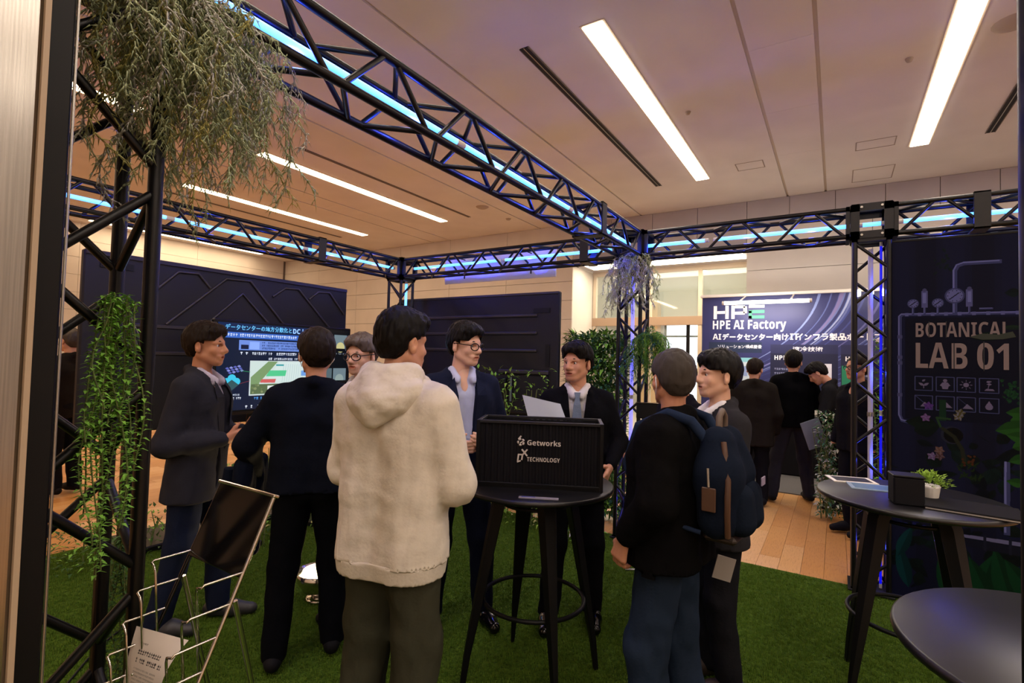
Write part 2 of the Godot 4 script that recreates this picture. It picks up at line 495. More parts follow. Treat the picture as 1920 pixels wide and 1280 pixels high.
func entrance() -> void:
	# recess in the back wall: luminous soffit, glazed front, a bright lobby behind it
	struct("wall_recess_left", Vector3(-4.92, 1.8, -10.5), Vector3(0.3, 3.6, 1.2), M.wall)
	struct("wall_recess_right", Vector3(-1.2, 1.8, -10.5), Vector3(0.3, 3.6, 1.2), M.wall)
	struct("trim_1", Vector3(-3.07, 3.67, -10.45), Vector3(3.42, 0.1, 1.3), M.wall_grey)
	var so := thing("soffit_lamp", "broad glowing lamp panel in the soffit over the glass entrance", "ceiling lamp", Vector3(-3.0, 3.6, -10.2))
	block(so, "lamp_diffuser", Vector3(0, 0, 0), Vector3(3.1, 0.02, 0.62), M.lamp_cove)
	var a := AreaLight3D.new()
	a.area_size = Vector2(3.1, 0.6); a.light_color = Color(1.0, 0.9, 0.75); a.light_energy = 2.2; a.shadow_enabled = true; a.area_range = 20.0
	a.rotation.x = -PI / 2; a.position.y = -0.02
	put(so, a, "lamp_light")
	var gz := -11.0
	var wd := thing("glass_entrance", "glazed entrance front with beige transom and slim mullions", "glass front", Vector3(0, 0, gz))
	block(wd, "head_rail", Vector3(-3.07, 3.57, 0), Vector3(3.4, 0.1, 0.1), M.frame_pale)
	block(wd, "transom", Vector3(-3.07, 2.47, 0), Vector3(3.4, 0.18, 0.12), M.frame_beige)
	var xs := [-4.72, -3.44, -2.38, -1.4]
	for m in xs: block(wd, "mullion", Vector3(m, 1.75, 0), Vector3(0.075, 3.6, 0.1), M.frame_pale)
	for i in 3:
		block(wd, "upper_pane", Vector3((xs[i] + xs[i + 1]) / 2, 3.04, 0), Vector3(xs[i + 1] - xs[i] - 0.07, 0.95, 0.012), M.glass)
		block(wd, "lower_pane", Vector3((xs[i] + xs[i + 1]) / 2, 1.2, 0), Vector3(xs[i + 1] - xs[i] - 0.07, 2.36, 0.012), M.glass)
	block(wd, "door_rail", Vector3(-2.62, 1.2, 0.0), Vector3(0.06, 2.36, 0.06), M.black)
	# lobby beyond
	struct("floor_lobby", Vector3(-4.0, -0.1, -14.6), Vector3(12.0, 0.2, 8.4), mat(Color("b9b2a6"), 0.4))
	struct("ceiling_lobby", Vector3(-4.0, 4.15, -14.6), Vector3(12.0, 0.2, 7.0), M.white)
	struct("wall_lobby_left", Vector3(-9.2, 2.0, -14.6), Vector3(0.3, 4.2, 8.0), M.wall)
	struct("wall_lobby_right", Vector3(1.8, 2.0, -14.6), Vector3(0.3, 4.2, 8.0), M.wall)
	struct("wall_lobby_back", Vector3(-7.2, 2.0, -18.0), Vector3(4.2, 4.2, 0.3), M.wall)
	struct("wall_lobby_far", Vector3(-1.0, 2.0, -18.0), Vector3(5.4, 4.2, 0.3), M.white)
	struct("trim_2", Vector3(-4.4, 3.6, -18.0), Vector3(1.7, 1.0, 0.3), M.white)
	var wp := block(self, "lobby_pillar", Vector3(-4.96, 1.75, -16.0), Vector3(0.52, 3.5, 0.4), M.wood_wall, 0.01)
	tag(wp, "tall honey-coloured wooden pillar in the lobby behind glass", "pillar")
	var ow := thing("lobby_window", "bright lobby window seen through the glass entrance", "window", Vector3(-4.3, 0, -18.0))
	for xx in [-0.75, 0.0, 0.75]: block(ow, "mullion", Vector3(xx, 1.55, 0), Vector3(0.06, 3.1, 0.08), M.black)
	block(ow, "transom", Vector3(0, 2.5, 0), Vector3(1.5, 0.06, 0.08), M.black)
	for xx in [-0.375, 0.375]: block(ow, "pane", Vector3(xx, 1.55, 0), Vector3(0.68, 3.05, 0.01), M.glass)
	for s in [[-5.2, -12.6, "leftmost"], [-3.0, -12.9, "middle"], [-1.4, -13.2, "rightmost"]]:
		var o := thing("lobby_strip_lamp", s[2] + " slim slanting strip lamp on the lobby ceiling behind glass", "ceiling lamp", Vector3(s[0], 4.03, s[1]), 0.0, "lobby strip lamps")
		block(o, "lamp_diffuser", Vector3.ZERO, Vector3(0.1, 0.02, 2.6), M.lamp_cove)
		var l := AreaLight3D.new()
		l.area_size = Vector2(0.1, 2.6); l.light_color = Color(1.0, 0.94, 0.84); l.light_energy = 7.0; l.shadow_enabled = true; l.area_range = 20.0
		l.rotation.x = -PI / 2; l.position.y = -0.02
		put(o, l, "lamp_light")

# ---------------------------------------------------------------- pictures for prints and the screen
class Pic:
	var im: Image
	var w: int; var h: int
	func _init(ww: int, hh: int, c: Color) -> void:
		w = ww; h = hh
		im = Image.create(w, h, false, Image.FORMAT_RGB8); im.fill(c)
	func poly(pts: Array, c: Color) -> void:
		var lo := 1e9; var hi := -1e9
		for p in pts: lo = minf(lo, p.y); hi = maxf(hi, p.y)
		for y in range(maxi(0, int(lo)), mini(h, int(hi) + 1)):
			var xs := []
			var yc := y + 0.5
			for i in pts.size():
				var a: Vector2 = pts[i]; var b: Vector2 = pts[(i + 1) % pts.size()]
				if (a.y <= yc) != (b.y <= yc): xs.append(a.x + (yc - a.y) / (b.y - a.y) * (b.x - a.x))
			xs.sort()
			for i in range(0, xs.size() - 1, 2):
				var x0 := clampi(roundi(xs[i]), 0, w); var x1 := clampi(roundi(xs[i + 1]), 0, w)
				if x1 > x0: im.fill_rect(Rect2i(x0, y, x1 - x0, 1), c)
	func rect(x0: float, y0: float, x1: float, y1: float, c: Color) -> void:
		im.fill_rect(Rect2i(roundi(minf(x0, x1)), roundi(minf(y0, y1)), maxi(1, roundi(absf(x1 - x0))), maxi(1, roundi(absf(y1 - y0)))), c)
	func line(a: Vector2, b: Vector2, t: float, c: Color) -> void:
		var d := (b - a).normalized()
		var s := Vector2(-d.y, d.x) * t / 2.0
		var e := d * t * 0.3
		poly([a + s - e, b + s + e, b - s + e, a - s - e], c)
	func path(p: Array, t: float, c: Color) -> void:
		for i in p.size() - 1: line(p[i], p[i + 1], t, c)
	func disc(o: Vector2, r: float, c: Color, sx := 1.0) -> void:
		var p := []
		for i in 24: p.append(o + Vector2(cos(TAU * i / 24.0) * sx, sin(TAU * i / 24.0)) * r)
		poly(p, c)
	func frame(x0: float, y0: float, x1: float, y1: float, t: float, c: Color) -> void:
		path([Vector2(x0, y0), Vector2(x1, y0), Vector2(x1, y1), Vector2(x0, y1), Vector2(x0, y0)], t, c)
	func leaf(o: Vector2, d: Vector2, wid: float, c: Color, c2: Color) -> void:
		var s := Vector2(-d.y, d.x).normalized() * wid
		var l := []; var r := []
		for i in 9:
			var t := i / 8.0
			var k := sin(PI * pow(t, 0.8))
			l.append(o + d * t + s * k); r.append(o + d * t - s * k)
		var rr := r.duplicate(); rr.reverse()
		poly(l + rr, c)
		var mid := []
		for i in 9: mid.append(o + d * (8 - i) / 8.0)
		poly(l + mid, c2)
	func tex() -> ImageTexture:
		im.generate_mipmaps()
		return ImageTexture.create_from_image(im)

# strokes of the Japanese characters on the signs, in a unit square with y down
const GLYPH := {
	"ー": [[[.1, .5], [.9, .5]]],
	"デ": [[[.2, .2], [.65, .2]], [[.08, .45], [.85, .45]], [[.48, .45], [.45, .7], [.25, .92]], [[.76, .06], [.82, .2]], [[.9, .03], [.96, .17]]],
	"タ": [[[.45, .08], [.15, .55]], [[.4, .25], [.85, .25], [.7, .6], [.25, .95]], [[.35, .48], [.68, .68]]],
	"セ": [[[.08, .45], [.9, .3], [.72, .55]], [[.35, .1], [.35, .8], [.45, .88], [.85, .88]]],
	"ン": [[[.12, .22], [.35, .38]], [[.12, .88], [.5, .75], [.88, .3]]],
	"向": [[[.45, .04], [.38, .22]], [[.12, .95], [.12, .25], [.88, .25], [.88, .95], [.75, .92]], [[.33, .45], [.33, .75], [.67, .75], [.67, .45], [.33, .45]]],
	"け": [[[.2, .08], [.14, .5], [.2, .9]], [[.4, .35], [.92, .33]], [[.7, .08], [.72, .55], [.52, .95]]],
	"イ": [[[.8, .08], [.5, .4], [.1, .58]], [[.52, .4], [.52, .95]]],
	"フ": [[[.12, .2], [.86, .2], [.72, .6], [.28, .92]]],
	"ラ": [[[.2, .12], [.8, .12]], [[.1, .4], [.88, .4], [.72, .72], [.3, .95]]],
	"製": [[[.1, .12], [.5, .12]], [[.05, .27], [.55, .27]], [[.3, .03], [.3, .5]], [[.12, .45], [.12, .38], [.5, .38], [.5, .47]], [[.68, .08], [.68, .38]], [[.88, .04], [.88, .5]], [[.08, .6], [.92, .6]], [[.5, .52], [.4, .75], [.1, .9]], [[.35, .75], [.35, .95], [.55, .88]], [[.5, .62], [.9, .95]]],
	"品": [[[.3, .08], [.3, .42], [.72, .42], [.72, .08], [.3, .08]], [[.06, .55], [.06, .93], [.43, .93], [.43, .55], [.06, .55]], [[.57, .55], [.57, .93], [.94, .93], [.94, .55], [.57, .55]]],
	"ポ": [[[.1, .32], [.85, .32]], [[.48, .08], [.48, .92], [.36, .86]], [[.28, .48], [.12, .78]], [[.68, .48], [.86, .76]], [[.82, .1], [.92, .1], [.92, .2], [.82, .2], [.82, .1]]],
	"ト": [[[.35, .06], [.35, .95]], [[.37, .38], [.8, .58]]],
	"ォ": [[[.2, .5], [.85, .5]], [[.6, .3], [.6, .95], [.5, .9]], [[.58, .52], [.22, .86]]],
	"リ": [[[.25, .12], [.25, .62]], [[.75, .1], [.75, .55], [.4, .95]]],
	"オ": [[[.08, .32], [.92, .32]], [[.62, .06], [.62, .95], [.48, .88]], [[.6, .34], [.1, .82]]],
	"ソ": [[[.16, .14], [.28, .46]], [[.84, .12], [.7, .6], [.3, .95]]],
	"ュ": [[[.25, .45], [.68, .45], [.64, .88]], [[.12, .88], [.9, .88]]],
	"シ": [[[.2, .12], [.4, .26]], [[.1, .38], [.3, .52]], [[.14, .9], [.55, .76], [.9, .32]]],
	"ョ": [[[.25, .4], [.78, .4], [.78, .95]], [[.3, .65], [.78, .65]], [[.22, .92], [.8, .92]]],
	"構": [[[.05, .3], [.42, .3]], [[.23, .05], [.23, .95]], [[.22, .35], [.05, .65]], [[.48, .18], [.95, .18]], [[.6, .05], [.6, .42]], [[.82, .05], [.82, .42]], [[.45, .42], [.98, .42]], [[.53, .95], [.53, .55], [.9, .55], [.9, .95]], [[.53, .75], [.9, .75]], [[.72, .42], [.72, .75]]],
	"成": [[[.15, .25], [.92, .25]], [[.17, .25], [.15, .65], [.05, .92]], [[.17, .48], [.42, .48], [.4, .78], [.28, .75]], [[.55, .05], [.65, .6], [.92, .92], [.95, .72]], [[.85, .42], [.5, .9]], [[.72, .06], [.82, .15]]],
	"要": [[[.1, .1], [.9, .1]], [[.15, .25], [.15, .48], [.85, .48], [.85, .25], [.15, .25]], [[.38, .1], [.38, .48]], [[.62, .1], [.62, .48]], [[.06, .62], [.94, .62]], [[.45, .52], [.25, .8], [.85, .96]], [[.7, .62], [.5, .85], [.12, .96]]],
	"素": [[[.2, .14], [.8, .14]], [[.5, .02], [.5, .4]], [[.25, .27], [.75, .27]], [[.05, .4], [.95, .4]], [[.5, .44], [.25, .58], [.6, .66]], [[.75, .52], [.2, .72], [.85, .7]], [[.5, .7], [.5, .98]], [[.3, .8], [.12, .94]], [[.68, .8], [.88, .92]]],
	"の": [[[.52, .2], [.42, .65], [.25, .82], [.12, .6], [.3, .28], [.6, .18], [.86, .4], [.84, .68], [.56, .9]]],
	"と": [[[.3, .1], [.42, .45]], [[.82, .3], [.3, .6], [.25, .82], [.5, .92], [.86, .88]]],
	"液": [[[.08, .12], [.22, .24]], [[.04, .38], [.18, .5]], [[.05, .95], [.22, .62]], [[.32, .2], [.95, .2]], [[.6, .05], [.6, .2]], [[.45, .3], [.3, .6]], [[.4, .5], [.4, .95]], [[.68, .3], [.52, .62]], [[.64, .42], [.9, .42], [.75, .72], [.5, .95]], [[.6, .6], [.95, .95]]],
	"冷": [[[.06, .2], [.2, .34]], [[.05, .9], [.24, .6]], [[.62, .05], [.3, .42]], [[.62, .05], [.95, .42]], [[.48, .45], [.78, .45]], [[.36, .62], [.88, .62], [.72, .82]], [[.58, .62], [.58, .97]]],
	"技": [[[.04, .3], [.4, .3]], [[.22, .05], [.22, .92], [.1, .86]], [[.05, .62], [.4, .5]], [[.46, .25], [.95, .25]], [[.7, .05], [.7, .45]], [[.5, .45], [.88, .45], [.7, .75], [.42, .95]], [[.55, .55], [.95, .95]]],
	"術": [[[.2, .05], [.05, .25]], [[.22, .3], [.04, .55]], [[.14, .45], [.14, .95]], [[.28, .35], [.66, .35]], [[.47, .1], [.47, .95]], [[.45, .4], [.27, .75]], [[.5, .42], [.64, .68]], [[.56, .12], [.64, .22]], [[.72, .2], [.96, .2]], [[.7, .42], [.98, .42]], [[.85, .42], [.85, .95]]],
	"地": [[[.04, .35], [.36, .35]], [[.2, .1], [.2, .75]], [[.02, .82], [.38, .68]], [[.42, .5], [.88, .32], [.86, .62], [.78, .6]], [[.52, .2], [.52, .85], [.95, .85], [.95, .7]], [[.7, .06], [.7, .7]]],
	"方": [[[.06, .25], [.94, .25]], [[.5, .05], [.5, .25]], [[.4, .25], [.35, .65], [.1, .95]], [[.38, .48], [.78, .48], [.72, .9], [.56, .86]]],
	"分": [[[.4, .05], [.08, .45]], [[.6, .05], [.92, .45]], [[.25, .5], [.76, .5], [.7, .92], [.56, .88]], [[.45, .5], [.38, .75], [.18, .95]]],
	"散": [[[.06, .18], [.5, .18]], [[.04, .36], [.54, .36]], [[.2, .05], [.2, .36]], [[.38, .05], [.38, .36]], [[.12, .95], [.12, .48], [.44, .48], [.44, .95]], [[.12, .64], [.44, .64]], [[.12, .78], [.44, .78]], [[.68, .05], [.56, .4]], [[.66, .25], [.96, .25]], [[.88, .25], [.8, .65], [.52, .95]], [[.62, .4], [.96, .95]]],
	"化": [[[.32, .05], [.08, .45]], [[.22, .3], [.22, .95]], [[.88, .25], [.5, .5]], [[.52, .08], [.52, .88], [.92, .88], [.94, .68]]],
}

func kana(p: Pic, text: String, x: float, y: float, size: float, t: float, c: Color, squeeze := 1.0) -> float:
	for ch in text:
		if GLYPH.has(ch):
			for s in GLYPH[ch]:
				var q := []
				for v in s: q.append(Vector2(x + v[0] * size * squeeze, y + v[1] * size))
				p.path(q, t, c)
		x += size * squeeze * 1.06
	return x

func fine_print(p: Pic, x0: float, y: float, x1: float, hgt: float, c: Color, r: RandomNumberGenerator) -> void:   # lettering too small in the photograph to be read
	var x := x0
	while x < x1 - 2:
		var wd := r.randf_range(0.5, 0.95) * hgt
		if r.randf() < 0.9:
			p.rect(x, y + r.randf() * hgt * 0.3, x + wd, y + hgt * 0.45, c)
			p.rect(x + wd * 0.3, y, x + wd * 0.6, y + hgt, c)
			if r.randf() < 0.6: p.rect(x, y + hgt * 0.8, x + wd, y + hgt, c)
		x += wd + hgt * 0.18

func picture(parent: Node, called: String, p: Pic, size: Vector2, at: Transform3D, rough := 0.6, glow_k := 0.0) -> MeshInstance3D:
	var q := QuadMesh.new(); q.size = size
	var m := mat(Color.WHITE, rough)
	var t := p.tex()
	if glow_k > 0.0:
		m.albedo_color = Color.BLACK
		m.emission_enabled = true; m.emission_texture = t; m.emission_operator = BaseMaterial3D.EMISSION_OP_MULTIPLY
		m.emission = Color.WHITE; m.emission_energy_multiplier = glow_k
	else:
		m.albedo_texture = t
	var o := part(parent, called, q, m)
	o.transform = at
	return o

# ---------------------------------------------------------------- the neighbouring stand
func neighbour_stand() -> void:
	struct("floor_carpet", Vector3(0.6, -0.006, -8.55), Vector3(5.4, 0.014, 2.5), M.carpet)
	const K := 1.165     # drawn up at 7.9 m, stands at 9.2 m
	var z := -7.9
	var w := 3.4; var top := 2.55; var y0 := 0.226
	var o := thing("stand_backdrop", "dark blue printed backdrop wall with white HPE lettering", "backdrop", Vector3((-1.68 + w / 2) * K, 1.58 * (1.0 - K), z * K))
	o.scale = Vector3.ONE * K
	block(o, "board", Vector3(0, (top + y0) / 2, -0.05), Vector3(w, top - y0, 0.1), M.white, 0.004)
	block(o, "top_rail", Vector3(0, top + 0.02, -0.03), Vector3(w + 0.04, 0.04, 0.16), M.white, 0.005)
	var ppm := 300.0
	var p := Pic.new(int(w * ppm), int((top - y0) * ppm), Color("2a2f63"))
	var X := func(x: float, y: float) -> Vector2: return Vector2((x + 1.68) * ppm, (top - y) * ppm)
	# light streaks sweeping down to the left
	var rr := RandomNumberGenerator.new(); rr.seed = 5
	for i in 34:
		var x0 := rr.randf_range(-0.35, 1.9); var c := Color("3a4486").lerp([Color("7f8fc4"), Color("a9b4d8"), Color("8c7fae"), Color("42599e")][i % 4], rr.randf())
		var wd := rr.randf_range(0.01, 0.06)
		var l := []; var r := []
		for k in 15:
			var t := k / 14.0
			var px := x0 - 0.25 * t - 0.75 * t * t - 0.5 * t * t * t
			var py := top - 1.25 * t
			l.append(X.call(px, py)); r.append(X.call(px + wd * (1.0 - 0.75 * t), py))
		r.reverse()
		p.poly(l + r, c)
	var dark := Color("171b3c")
	p.rect(X.call(-1.58, 0).x, X.call(0, 1.9).y, X.call(-0.88, 0).x, X.call(0, 1.75).y, Color("1b2b4a"))
	kana(p, "ソリューション構成要素", X.call(-1.46, 0).x, X.call(0, 1.862).y, 15.0, 2.4, Color("d9dbe6"))
	p.rect(X.call(-1.36, 0).x, X.call(0, 1.68).y, X.call(-0.98, 0).x, X.call(0, 1.3).y, Color("c5d6e4"))
	p.rect(X.call(-1.36, 0).x, X.call(0, 1.68).y, X.call(-0.98, 0).x, X.call(0, 1.62).y, Color("7fc0cf"))
	for k in 5: p.rect(X.call(-1.32 + 0.07 * k, 0).x, X.call(0, 1.56).y, X.call(-1.27 + 0.07 * k, 0).x, X.call(0, 1.42).y, [Color("5b74b6"), Color("8ca2cf")][k % 2])
	p.rect(X.call(-1.36, 0).x, X.call(0, 1.3).y, X.call(-0.98, 0).x, X.call(0, 1.2).y, Color("3c7d58"))
	for b in [[-0.77, 0.02], [0.05, 0.84], [0.9, 1.6]]:
		p.rect(X.call(b[0], 0).x, X.call(0, 1.87).y, X.call(b[1], 0).x, X.call(0, 0.8).y, Color("14183a"))
		p.rect(X.call(b[0], 0).x, X.call(0, 1.87).y, X.call(b[1], 0).x, X.call(0, 1.75).y, Color("20244d"))
		for k in 3: fine_print(p, X.call(b[0] + 0.05, 0).x, X.call(0, 1.55 - 0.06 * k).y, X.call(b[0] + 0.32, 0).x, 8, Color("9096b8"), rr)
	kana(p, "液冷技術", X.call(-0.5, 0).x, X.call(0, 1.845).y, 20.0, 2.8, Color("e2e4ee"), 1.25)
	p.rect(X.call(-0.05, 0).x, X.call(0, 1.62).y, X.call(-0.13, 0).x, X.call(0, 1.38).y, Color("d8d9e6"))
	p.rect(X.call(0.06, 0).x, X.call(0, 1.6).y, X.call(0.3, 0).x, X.call(0, 1.2).y, Color("1f7f5c"))
	kana(p, "データセンター向け", X.call(-1.4, 0).x, X.call(0, 2.02).y, 27.0, 4.4, Color("eeeef4"))
	kana(p, "インフラ製品ポートフォリオ", X.call(-0.46, 0).x, X.call(0, 2.02).y, 27.0, 4.4, Color("eeeef4"))
	picture(o, "print", p, Vector2(w, top - y0), Transform3D(Basis(), Vector3(0, (top + y0) / 2, 0.002)), 0.5)
	var wt := mat(Color("f0eef2"), 0.6)
	var gr := mat(Color("3fae7c"), 0.6)
	var ox := 1.68 - w / 2
	var letter := func(name_: String, boxes: Array, m: Material) -> void:
		var mb := MB.new()
		for b in boxes: mb.box(Vector3(b[0] + ox + b[2] / 2, b[1] + b[3] / 2, 0.006), Vector3(b[2], b[3], 0.006))
		built(o, name_, mb, m)
	letter.call("letter_h", [[-1.52, 2.235, 0.045, 0.19], [-1.36, 2.235, 0.045, 0.19], [-1.48, 2.31, 0.13, 0.04]], wt)
	letter.call("letter_p", [[-1.28, 2.235, 0.045, 0.19], [-1.24, 2.385, 0.14, 0.04], [-1.24, 2.295, 0.14, 0.04], [-1.12, 2.31, 0.045, 0.1]], wt)
	letter.call("letter_e_top", [[-1.05, 2.385, 0.2, 0.04]], wt)
	letter.call("letter_e", [[-1.05, 2.235, 0.2, 0.04], [-1.05, 2.31, 0.2, 0.04], [-1.05, 2.235, 0.04, 0.11]], gr)
	words(o, "lettering", "HPE AI Factory", Vector3(-1.53 + ox, 2.045, 0.004), Basis(), 0.17, wt, 0.95)
	words(o, "lettering", "AI", Vector3(-1.53 + ox, 1.935, 0.004), Basis(), 0.085, wt)
	words(o, "lettering", "IT", Vector3(-0.533 + ox, 1.935, 0.004), Basis(), 0.085, wt)
	words(o, "lettering", "HPE", Vector3(-0.72 + ox, 1.66, 0.004), Basis(), 0.06, wt)
	words(o, "lettering", "14.8%", Vector3(-0.7 + ox, 1.34, 0.004), Basis(), 0.085, wt)
	words(o, "lettering", "HPE", Vector3(0.1 + ox, 1.66, 0.004), Basis(), 0.06, wt)
	# its lamps
	var tl := thing("tube_lamp", "bright white tube lamp hanging over the blue backdrop", "lamp", Vector3(-0.92, 2.547, -8.64))
	tl.scale = Vector3.ONE * K
	bar(tl, "tube", Vector3(-0.5, 0, 0), Vector3(0.5, 0, 0), 0.024, M.lamp_white)
	for s in [-1.0, 1.0]:
		bar(tl, "end_cap", Vector3(s * 0.5, 0, 0), Vector3(s * 0.53, 0, 0), 0.026, M.white)
		bar(tl, "arm", Vector3(s * 0.3, 0.03, 0), Vector3(s * 0.3, 0.14, -0.46), 0.01, M.white)
	var a := AreaLight3D.new()
	a.area_size = Vector2(1.0, 0.05); a.light_energy = 1.1; a.light_color = Color(1.0, 0.95, 0.88); a.shadow_enabled = true; a.area_range = 12.0
	a.rotation = Vector3(-0.9, 0, 0); a.position = Vector3(0, -0.04, -0.03)
	put(tl, a, "lamp_light")
	for k in 5:
		var sp := thing("spot_lamp", ["first", "second", "third", "fourth", "fifth"][k] + " small round spot lamp from the left on the backdrop rail", "lamp", Vector3((0.22 + 0.13 * k) * K, 2.65, -8.86), 0.0, "spot lamps on the rail")
		var mb := MB.new(); mb.lathe([[0.001, -0.05], [0.034, -0.04], [0.04, 0.0], [0.034, 0.04], [0.001, 0.05]], 14)
		built(sp, "bulb", mb, M.spot)
		bar(sp, "stem", Vector3(0, 0.04, 0), Vector3(0, 0.075, -0.29), 0.008, M.white)
	# a cloth-covered counter with exhibits
	var ct := thing("exhibit_counter", "counter draped in black cloth below the blue backdrop", "table", Vector3(-0.1, 0, -8.75))
	block(ct, "cloth", Vector3(0, 0.42, 0), Vector3(2.6, 0.84, 0.6), M.black_matt, 0.02)
	block(ct, "top", Vector3(0, 0.855, 0), Vector3(2.64, 0.03, 0.64), M.black, 0.006)
	var mo := thing("small_monitor", "small monitor with pale picture on the black counter", "monitor", Vector3(-1.15, 0.87, -8.72))
	block(mo, "foot", Vector3(0, 0.01, 0), Vector3(0.2, 0.02, 0.15), M.black, 0.004)
	block(mo, "neck", Vector3(0, 0.09, -0.02), Vector3(0.04, 0.16, 0.03), M.black)
	block(mo, "case", Vector3(0, 0.28, 0), Vector3(0.46, 0.29, 0.03), M.black, 0.004)
	var sp := Pic.new(180, 110, Color("b9cbdc"))
	sp.rect(0, 0, 180, 22, Color("4f6fae")); sp.rect(12, 34, 80, 96, Color("7d96c2")); sp.rect(92, 34, 168, 60, Color("e4ebf2")); sp.rect(92, 68, 168, 96, Color("9fb7a8"))
	picture(mo, "screen", sp, Vector2(0.43, 0.26), Transform3D(Basis(), Vector3(0, 0.28, 0.017)), 0.2, 0.8)
	for k in 3:
		var c := block(self, "display_box", Vector3(-0.35 + 0.4 * k, 0.98, -8.77), Vector3(0.26, 0.22, 0.3), [M.white, M.black, M.truss_plate][k], 0.01)
		tag(c, ["white exhibit box on the black counter behind the visitors", "black exhibit box on the black counter", "dark grey exhibit box at the end of the black counter"][k], "box")

# ---------------------------------------------------------------- truss
const HALF := 0.1      # chord centres lie this far from a truss's axis
const CHORD := 0.0175

func truss(called: String, label: String, category: String, a: Vector3, b: Vector3, u: Vector3, w: Vector3, group: String, pitch := 0.25, seed_ := 0) -> Node3D:
	var base := Vector3(a.x, minf(a.y, b.y), a.z)
	var o := thing(called, label, category, base, 0.0, group)
	a -= base; b -= base
	var d := (b - a).normalized(); var l := (b - a).length()
	for s in [[1, 1], [1, -1], [-1, -1], [-1, 1]]:
		var off: Vector3 = (u * s[0] + w * s[1]) * HALF
		bar(o, "chord", a + off, b + off, CHORD, M.truss)
	var n := maxi(2, roundi(l / pitch))
	var faces := [[u, w], [u, -w], [w, u], [w, -u]]
	for f in 4:
		var across: Vector3 = faces[f][0]; var out: Vector3 = faces[f][1]
		for i in n:
			var t0 := l * (i + 0.12) / n; var t1 := l * (i + 0.88) / n
			var s := 1.0 if (i + f) % 2 == 0 else -1.0
			bar(o, "brace", a + d * t0 + (out - across * s) * HALF, a + d * t1 + (out + across * s) * HALF, 0.0115, M.truss)
	for e in [a + d * 0.012, b - d * 0.012]:
		for s in [-1.0, 1.0]:
			var mb := MB.new()
			var bs := Basis(u, d, w)
			mb.box(Vector3(s * HALF, 0, 0), Vector3(0.035, 0.024, 0.235))
			mb.box(Vector3(0, 0, s * HALF), Vector3(0.235, 0.024, 0.035))
			var q := built(o, "end_plate", mb, M.truss_plate)
			q.transform = Transform3D(bs, e)
	return o

func coupler(parent: Node3D, at: Vector3, d: Vector3, u: Vector3, w: Vector3) -> void:
	var mb := MB.new()
	for s in [-1.0, 1.0]:
		mb.box(Vector3(s * 0.117, 0, 0), Vector3(0.012, 0.085, 0.246), Basis(), 0.002)
		mb.box(Vector3(0, 0, s * 0.117), Vector3(0.246, 0.085, 0.012), Basis(), 0.002)
	var q := built(parent, "coupler_plate", mb, M.truss_plate)
	q.transform = Transform3D(Basis(u, d, w), at - parent.position)

func corner_block(label: String, at: Vector3) -> void:
	var o := thing("truss_corner", label, "truss corner", at, 0.0, "truss corner blocks")
	var mb := MB.new()
	var h := 0.122
	for ax in 3:
		for s in [-1.0, 1.0]:
			for e in [-1.0, 1.0]:
				for k in 2:
					var c := Vector3.ZERO; var z := Vector3.ONE * 0.012
					c[ax] = s * h
					var u := (ax + 1 + k) % 3; var w := (ax + 2 - k) % 3
					c[u] = e * (h - 0.025)
					z[u] = 0.05; z[w] = 2 * h
					mb.box(c, z)
	built(o, "frame", mb, M.truss_plate)
	for ax in [0, 2]:
		for s in [-1.0, 1.0]:
			for e in [[-0.06, 0.1], [0.06, 0.1], [-0.06, -0.1], [0.06, -0.1]]:
				var a := Vector3(0, e[1], 0); a[2 - ax] = e[0]; a[ax] = s * (h + 0.005)
				var b := a; b[ax] = s * (h + 0.018)
				bar(o, "bolt", a, b, 0.008, M.bolt)

func led_tube(a: Vector3, b: Vector3, label: String, m: Material, k := 0.08, group := "blue light tubes in the truss", r := 0.0155) -> void:
	var o := thing("led_tube", label, "light tube", (a + b) / 2, 0.0, group)
	var c := (a + b) / 2
	var d := (b - a).normalized()
	bar(o, "tube_glow", a - c, b - c, r, m)
	for s in [-1.0, 1.0]:
		var e: Vector3 = (b - c) * s
		bar(o, "end_cap", e, e + d * s * 0.03, r + 0.001, M.white)
	if k > 0.0:
		for t in [0.25, 0.75]:
			var l := OmniLight3D.new()
			l.light_color = Color(0.18, 0.27, 1.0); l.light_energy = k; l.omni_range = 12.0; l.omni_attenuation = 2.0; l.light_size = 0.02; l.shadow_enabled = true
			l.position = (a - c).lerp(b - c, t) + Vector3(0.0, -0.035, 0.0)
			put(o, l, "tube_light")

